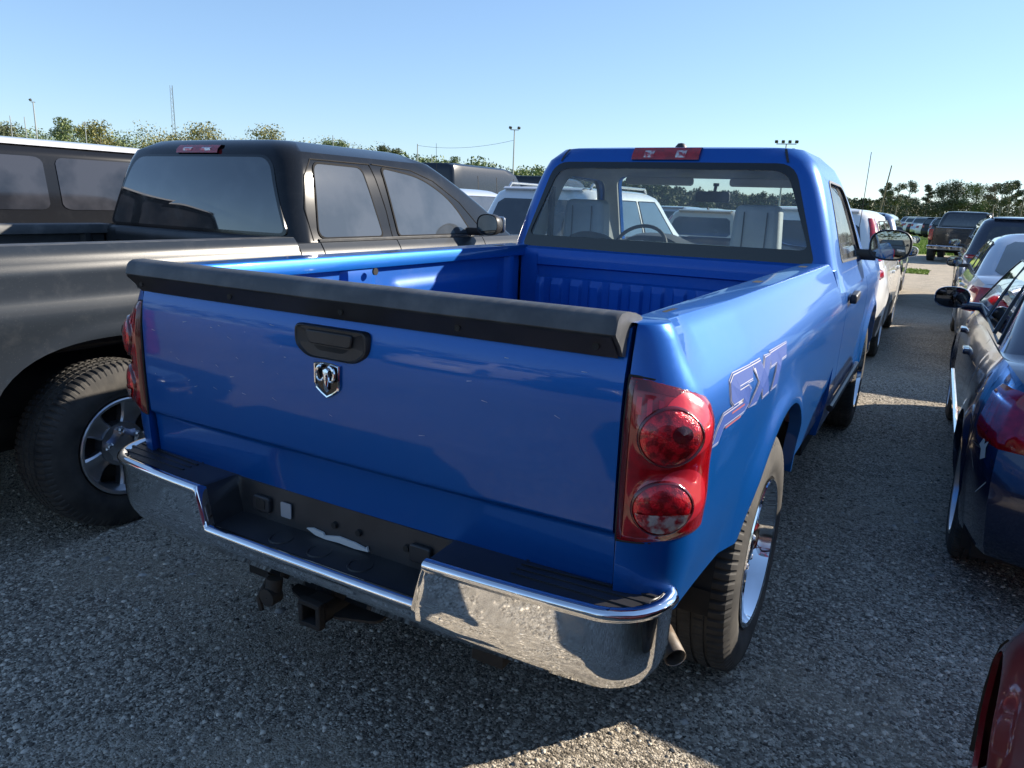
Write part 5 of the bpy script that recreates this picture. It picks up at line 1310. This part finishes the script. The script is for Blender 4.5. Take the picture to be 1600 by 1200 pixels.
def tree_shape(kind, h, seed):
    r = random.Random(seed); cent, rad, limbs = [], [], []
    if kind == 'pine':
        for k in range(9): z = h*(.50+.5*k/9); a = r.uniform(0, 6.28); q = r.uniform(.3, 1.)*h*.17*(1.15-k/11); c = (q*math.cos(a), q*math.sin(a), z); cent.append(c); rad.append((h*.10, h*.10, h*.055)); limbs.append(c)
    elif kind == 'open':
        for k in range(10): z = h*(.45+.5*r.random()); a = r.uniform(0, 6.28); q = r.uniform(.1, 1.)*h*.26; c = (q*math.cos(a), q*math.sin(a), z); cent.append(c); rad.append((h*.12, h*.12, h*.08)); limbs.append(c)
    else:
        for k in range(16): z = h*(.32+.56*r.random()); a = r.uniform(0, 6.28); q = r.uniform(.1, 1.)*h*.36*(1-abs(z/h-.5)); c = (q*math.cos(a), q*math.sin(a), z); cent.append(c); rad.append((h*.17, h*.17, h*.14)); limbs.append(c)
    return cent, rad, limbs
TP = {}
def tree(kind, lm, h, seed, loc, label=None, group=None, n=4200, size=.20):
    key = (kind, lm.name, seed)
    if key in TP:
        t = copy_tree(TP[key]); t['label'] = label; t.location = loc; t.rotation_euler = (0, 0, random.uniform(0, 6.28))
        if group: t['group'] = group
        s_ = h/t['height'] if 'height' in t else 1; t.scale = (s_, s_, s_); return t
    t = thing('tree', label, 'tree', loc, 0, group); t['height'] = h; TP[key] = t
    cent, rad, limbs = tree_shape(kind, h, seed); V, F = leaf_quads(cent, rad, n, size, seed); c = np_mesh('crown', V, F, lm, False); c.parent = t
    b = MB(); tr = h*.018+.05; b.tube([(0, 0, -.2), (.02*h*.3, 0, h*.3), (0, .02*h, h*.6), (.01*h, 0, h*.88)], [tr, tr*.8, tr*.5, tr*.15], 7)
    for q in limbs: z0 = max(h*.25, q[2]-h*.16); b.tube([(0, 0, z0), (q[0]*.5, q[1]*.5, (z0+q[2])/2+h*.01), q], [tr*.4, tr*.25, tr*.08], 5)
    b.obj('trunk', BARK, t, 50); return t
def px_dir(px):      # horizontal direction towards a column of the photograph at the horizon
    d = fw*FPX+r2*(px-800)+u2*(600-(316+.0377*(px-800))); d = Vector((d.x, d.y, 0)); return d.normalized()
def at(px, dist): d = px_dir(px); return (CAMP.x+d.x*dist, CAMP.y+d.y*dist, 0)
# individually visible trees
tree('open', LEAFG, 14.5, 1, at(105, 170), 'loose green tree standing up above the treeline at the far left')
tree('round', LEAFY, 13.2, 2, at(162, 160), 'yellow-green round tree left of the lattice mast')
tree('round', LEAFD, 12.2, 3, at(20, 150), 'dark broad tree at the left edge above the black SUV')
tree('open', LEAFD, 14.5, 4, at(604, 200), 'grey-green dome-shaped tree standing alone above the far treeline', n=2600, size=.26)
tree('round', LEAFY, 15.6, 5, at(330, 175), 'yellow-green tree just right of the red roof lamp of the dark pickup')
tree('round', LEAFY, 16.0, 5, at(425, 175), 'yellow-green tree right of the lattice mast above the dark cab roof')
tree('open', LEAFG, 16.0, 6, at(520, 190), 'small green tree beside a thin mast above the dark pickup cab')
tree('open', LEAFG, 16.5, 1, at(712, 260), 'pointed dark tree left of the slate cargo van roof')
gr_lab = [('open', LEAFD, 20, 11, 1398), ('pine', LEAFD, 21, 12, 1378), ('open', LEAFD, 22, 13, 1415), ('pine', LEAFD, 20, 12, 1445), ('round', LEAFD, 23, 14, 1490), ('round', LEAFG, 21, 15, 1520), ('round', LEAFD, 21, 14, 1468), ('open', LEAFB, 21, 16, 1548), ('pine', LEAFD, 22, 12, 1572), ('pine', LEAFD, 21, 12, 1592), ('open', LEAFD, 21, 11, 1610), ('round', LEAFD, 19, 14, 1640), ('open', LEAFD, 21, 13, 1560)]
gr_txt = ['slim open-crowned tree at the left end of the grove', 'narrow pine, leftmost tree of the grove at the right', 'open-crowned tree third from the left of the grove', 'pine in the grove just left of the black pickup roof', 'tallest dense round tree of the grove, above the black pickup', 'grey-green round tree right of the tallest one in the grove', 'dense round tree behind the left half of the black pickup', 'brownish open tree right of the black pickup in the grove', 'pine second from the right edge in the grove', 'pine at the right picture edge in the grove', 'open tree cut by the right picture edge', 'dense tree past the right picture edge', 'thin open tree between the brownish one and the pines']
for i, (k, l, h, sd, px) in enumerate(gr_lab): tree(k, l, h*.76, sd, at(px, 330+(i*37) % 40), gr_txt[i], 'trees of the grove at the right', n=5200 if k == 'round' else 2600, size=.27)
# far treeline that reads as one mass
VV, FF = [], []; off = 0
def strip(px0, px1, d0, d1, h0, h1, n, lm, name, label, seed, size=.22, per=750):
    r = random.Random(seed); VV = []; FF = []; off = 0
    for i in range(n):
        t = i/(n-1); px = px0+(px1-px0)*t; d = (d0+(d1-d0)*t)*(1+r.uniform(-.05, .12)); h = (h0+(h1-h0)*t)*r.uniform(.84, 1.04); o = at(px+r.uniform(-3, 3), d)
        cent = [(o[0]+r.uniform(-.3, .3)*h, o[1]+r.uniform(-.3, .3)*h, h*r.uniform(.25, .85)) for _ in range(6)]; rad = [(h*.22, h*.22, h*.16)]*6
        cent += [(o[0], o[1], h*.2), (o[0]+2, o[1], h*.12)]; rad += [(h*.35, h*.35, h*.2)]*2
        v, f = leaf_quads(cent, rad, per, size, seed*1000+i); VV.append(v); FF.append(f+off); off += len(v)
    o = np_mesh(name, np.concatenate(VV), np.concatenate(FF), lm, False); o['kind'] = 'stuff'; tag(o, label, 'trees'); return o
strip(-250, 330, 175, 195, 13.6, 14.6, 150, LEAFG, 'distant_treeline', 'low mixed treeline behind the yard at the far left', 21)
strip(250, 560, 190, 215, 15.8, 16.6, 120, LEAFY, 'distant_treeline', 'yellow-green treeline above the roof of the dark pickup', 22)
strip(540, 900, 230, 330, 16.2, 17.6, 120, LEAFG, 'distant_treeline', 'treeline behind the cargo vans and the blue cab', 23, .55)
strip(880, 1330, 310, 480, 15.5, 10.5, 110, LEAFD, 'distant_treeline', 'far treeline running behind the blue cab to the right', 24, .7)
strip(1300, 1420, 470, 520, 12, 12, 30, LEAFD, 'distant_treeline', 'faint low treeline on the horizon left of the grove', 25, .8)
strip(1370, 1750, 360, 380, 10, 11, 90, LEAFD, 'grove_undergrowth', 'dark undergrowth below the grove at the right', 26, .4, 420)

def back_strip(a0, a1, d, h, n, lm, label, seed):
    VV = []; FF = []; off = 0; r = random.Random(seed)
    for i in range(n):
        a = a0+(a1-a0)*i/(n-1); dd = d*r.uniform(.94, 1.08); x, y = CAMP.x+dd*math.sin(a), CAMP.y+dd*math.cos(a); hh = h*r.uniform(.75, 1.1)
        v, f = leaf_quads([(x+r.uniform(-.4, .4)*hh, y+r.uniform(-.4, .4)*hh, hh*r.uniform(.2, .85)) for _ in range(5)], [(hh*.3, hh*.3, hh*.2)]*5, 110, .8, seed*999+i); VV.append(v); FF.append(f+off); off += len(v)
    o = np_mesh('distant_treeline', np.concatenate(VV), np.concatenate(FF), lm, False); o['kind'] = 'stuff'; tag(o, label, 'trees')
back_strip(math.radians(25), math.radians(290), 120, 12, 130, LEAFD, 'treeline round the rest of the yard, mirrored in glass and paint', 31)

# ================================================================== poles and masts
def pole(label, px, d, h, r0, kind='pole', lean=(0, 0), heads=0, mt=GALV):
    o = at(px, d); t = thing(kind, label, 'pole' if kind != 'lattice_mast' else 'mast', o)
    MB().tube([(0, 0, 0), (lean[0]*h, lean[1]*h, h)], [r0, r0*.6], 8).obj('shaft', mt, t, 40)
    if heads:
        b = MB(); rv = px_dir(px); ux = Vector((rv.y, -rv.x, 0)); w_ = heads*.26
        b.tube([tuple(-ux*w_+Vector((0, 0, h))), tuple(ux*w_+Vector((0, 0, h)))], .05, 6); b.obj('cross_arm', mt, t, 40)
        for i in range(heads):
            c = ux*(-w_+2*w_*i/max(1, heads-1)); l = MB(); l.prism(rrect(-.17, .17, -.14, .14, .04), 'y', -.13, .09); lo = l.obj('flood_light', BLKPL, t, 30, bevel=.02); lo.location = (c.x, c.y, h+.25); lo.rotation_euler = (.5, 0, YAW+random.uniform(-.8, .8))
    return t
pole('tall light pole with flood lights standing behind the slate cargo van', 800, 95, 10.2, .12, 'light_pole', heads=2)
pole('slender light pole with a small head at the far left', 66, 120, 12.0, .12, 'light_pole', heads=1)
pole('light pole whose flood lights show above the blue cab roof', 1216, 90, 8.9, .12, 'light_pole', heads=4)
pole('thin bare mast among the trees above the dark pickup cab', 522, 185, 15.2, .15)
pole('plain pale pole between the dark cab and the slate van', 652, 110, 9.1, .12)
pole('pale pole just right of the plain pole, beside the slate van', 674, 125, 8.6, .12)
pole('leaning utility pole at the left edge of the right-hand grove', 1372, 300, 19, .3, 'utility_pole', lean=(.10, 0), mt=WOODP)
for px, l in ((28, 'thin fence light pole furthest left in front of the trees'), (50, 'thin pale pole second from the left in front of the trees'), (142, 'thin pale pole beside the yellow-green round tree')): pole(l, px, 140, 11.5, .10)
# lattice mast
o = at(279, 420); t = thing('lattice_mast', 'tall thin lattice radio mast rising above the treeline at the left', 'mast', o); H_ = 51
b = MB()
for k in range(3): a = 2*PI*k/3; b.tube([(1.1*math.cos(a), 1.1*math.sin(a), 0), (.7*math.cos(a), .7*math.sin(a), H_)], .11, 4)
b.obj('mast_leg', GALV, t, 0)
b = MB()
for i in range(25):
    z0, z1 = i*2, (i+1)*2; r = 1.1-.4*z0/H_
    for k in range(3):
        a, c = 2*PI*k/3, 2*PI*(k+1)/3
        if i % 2: a, c = c, a
        b.tube([(r*math.cos(a), r*math.sin(a), z0), (r*math.cos(c), r*math.sin(c), z1)], .06, 3)
b.obj('bracing', GALV, t, 0)
# power line
pts = []
A, B = Vector((*at(652, 110)[:2], 8.9)), Vector((*at(800, 95)[:2], 9.0))
for k in range(13): t_ = k/12; p = A.lerp(B, t_); p.z -= 1.0*4*t_*(1-t_)*.6; pts.append(tuple(p))
tag(MB().tube(pts, .018, 4).obj('power_line', DARK, None, 0), 'thin sagging cable strung from the plain pole to the tall light pole', 'cable')
# whip antennas rising from parked cars
tag(MB().tube([(-3.3, 5.1, 1.1), (-3.32, 5.1, 2.15)], [.004, .002], 5).obj('antenna', DARK, None, 0), 'thin whip aerial rising in front of the silver minivan', 'antenna')
# dry grass strip on the lane
def tufts(N, x0, x1, y0, y1, h, mt, name, label):
    r = rng; P = np.stack([r.uniform(x0, x1, N), r.uniform(y0, y1, N)], -1); a = r.uniform(0, PI, N); hh = h*(.4+r.random(N)); w_ = .02+.02*r.random(N); dx, dy = np.cos(a)*w_, np.sin(a)*w_; lx, ly = r.normal(size=N)*h*.4, r.normal(size=N)*h*.4
    V = np.stack([np.stack([P[:, 0]-dx, P[:, 1]-dy, np.zeros(N)], -1), np.stack([P[:, 0]+dx, P[:, 1]+dy, np.zeros(N)], -1), np.stack([P[:, 0]+lx, P[:, 1]+ly, hh], -1)], 1).reshape(-1, 3)
    o = np_mesh(name, V, np.arange(N*3).reshape(-1, 3), mt, False); o['kind'] = 'stuff'; return tag(o, label, 'grass')
GRASS = leaf_mat('grass_blades', (.17, .26, .04), (.32, .40, .08))
tufts(60000, -8, 3, 37, 62, .10, GRASS, 'field_grass', 'bright green grass field between the lane and the far cars')
tufts(1500, .0, 1.2, 23, 25, .05, GRASS, 'lane_grass', 'small patch of green grass in the gravel lane')
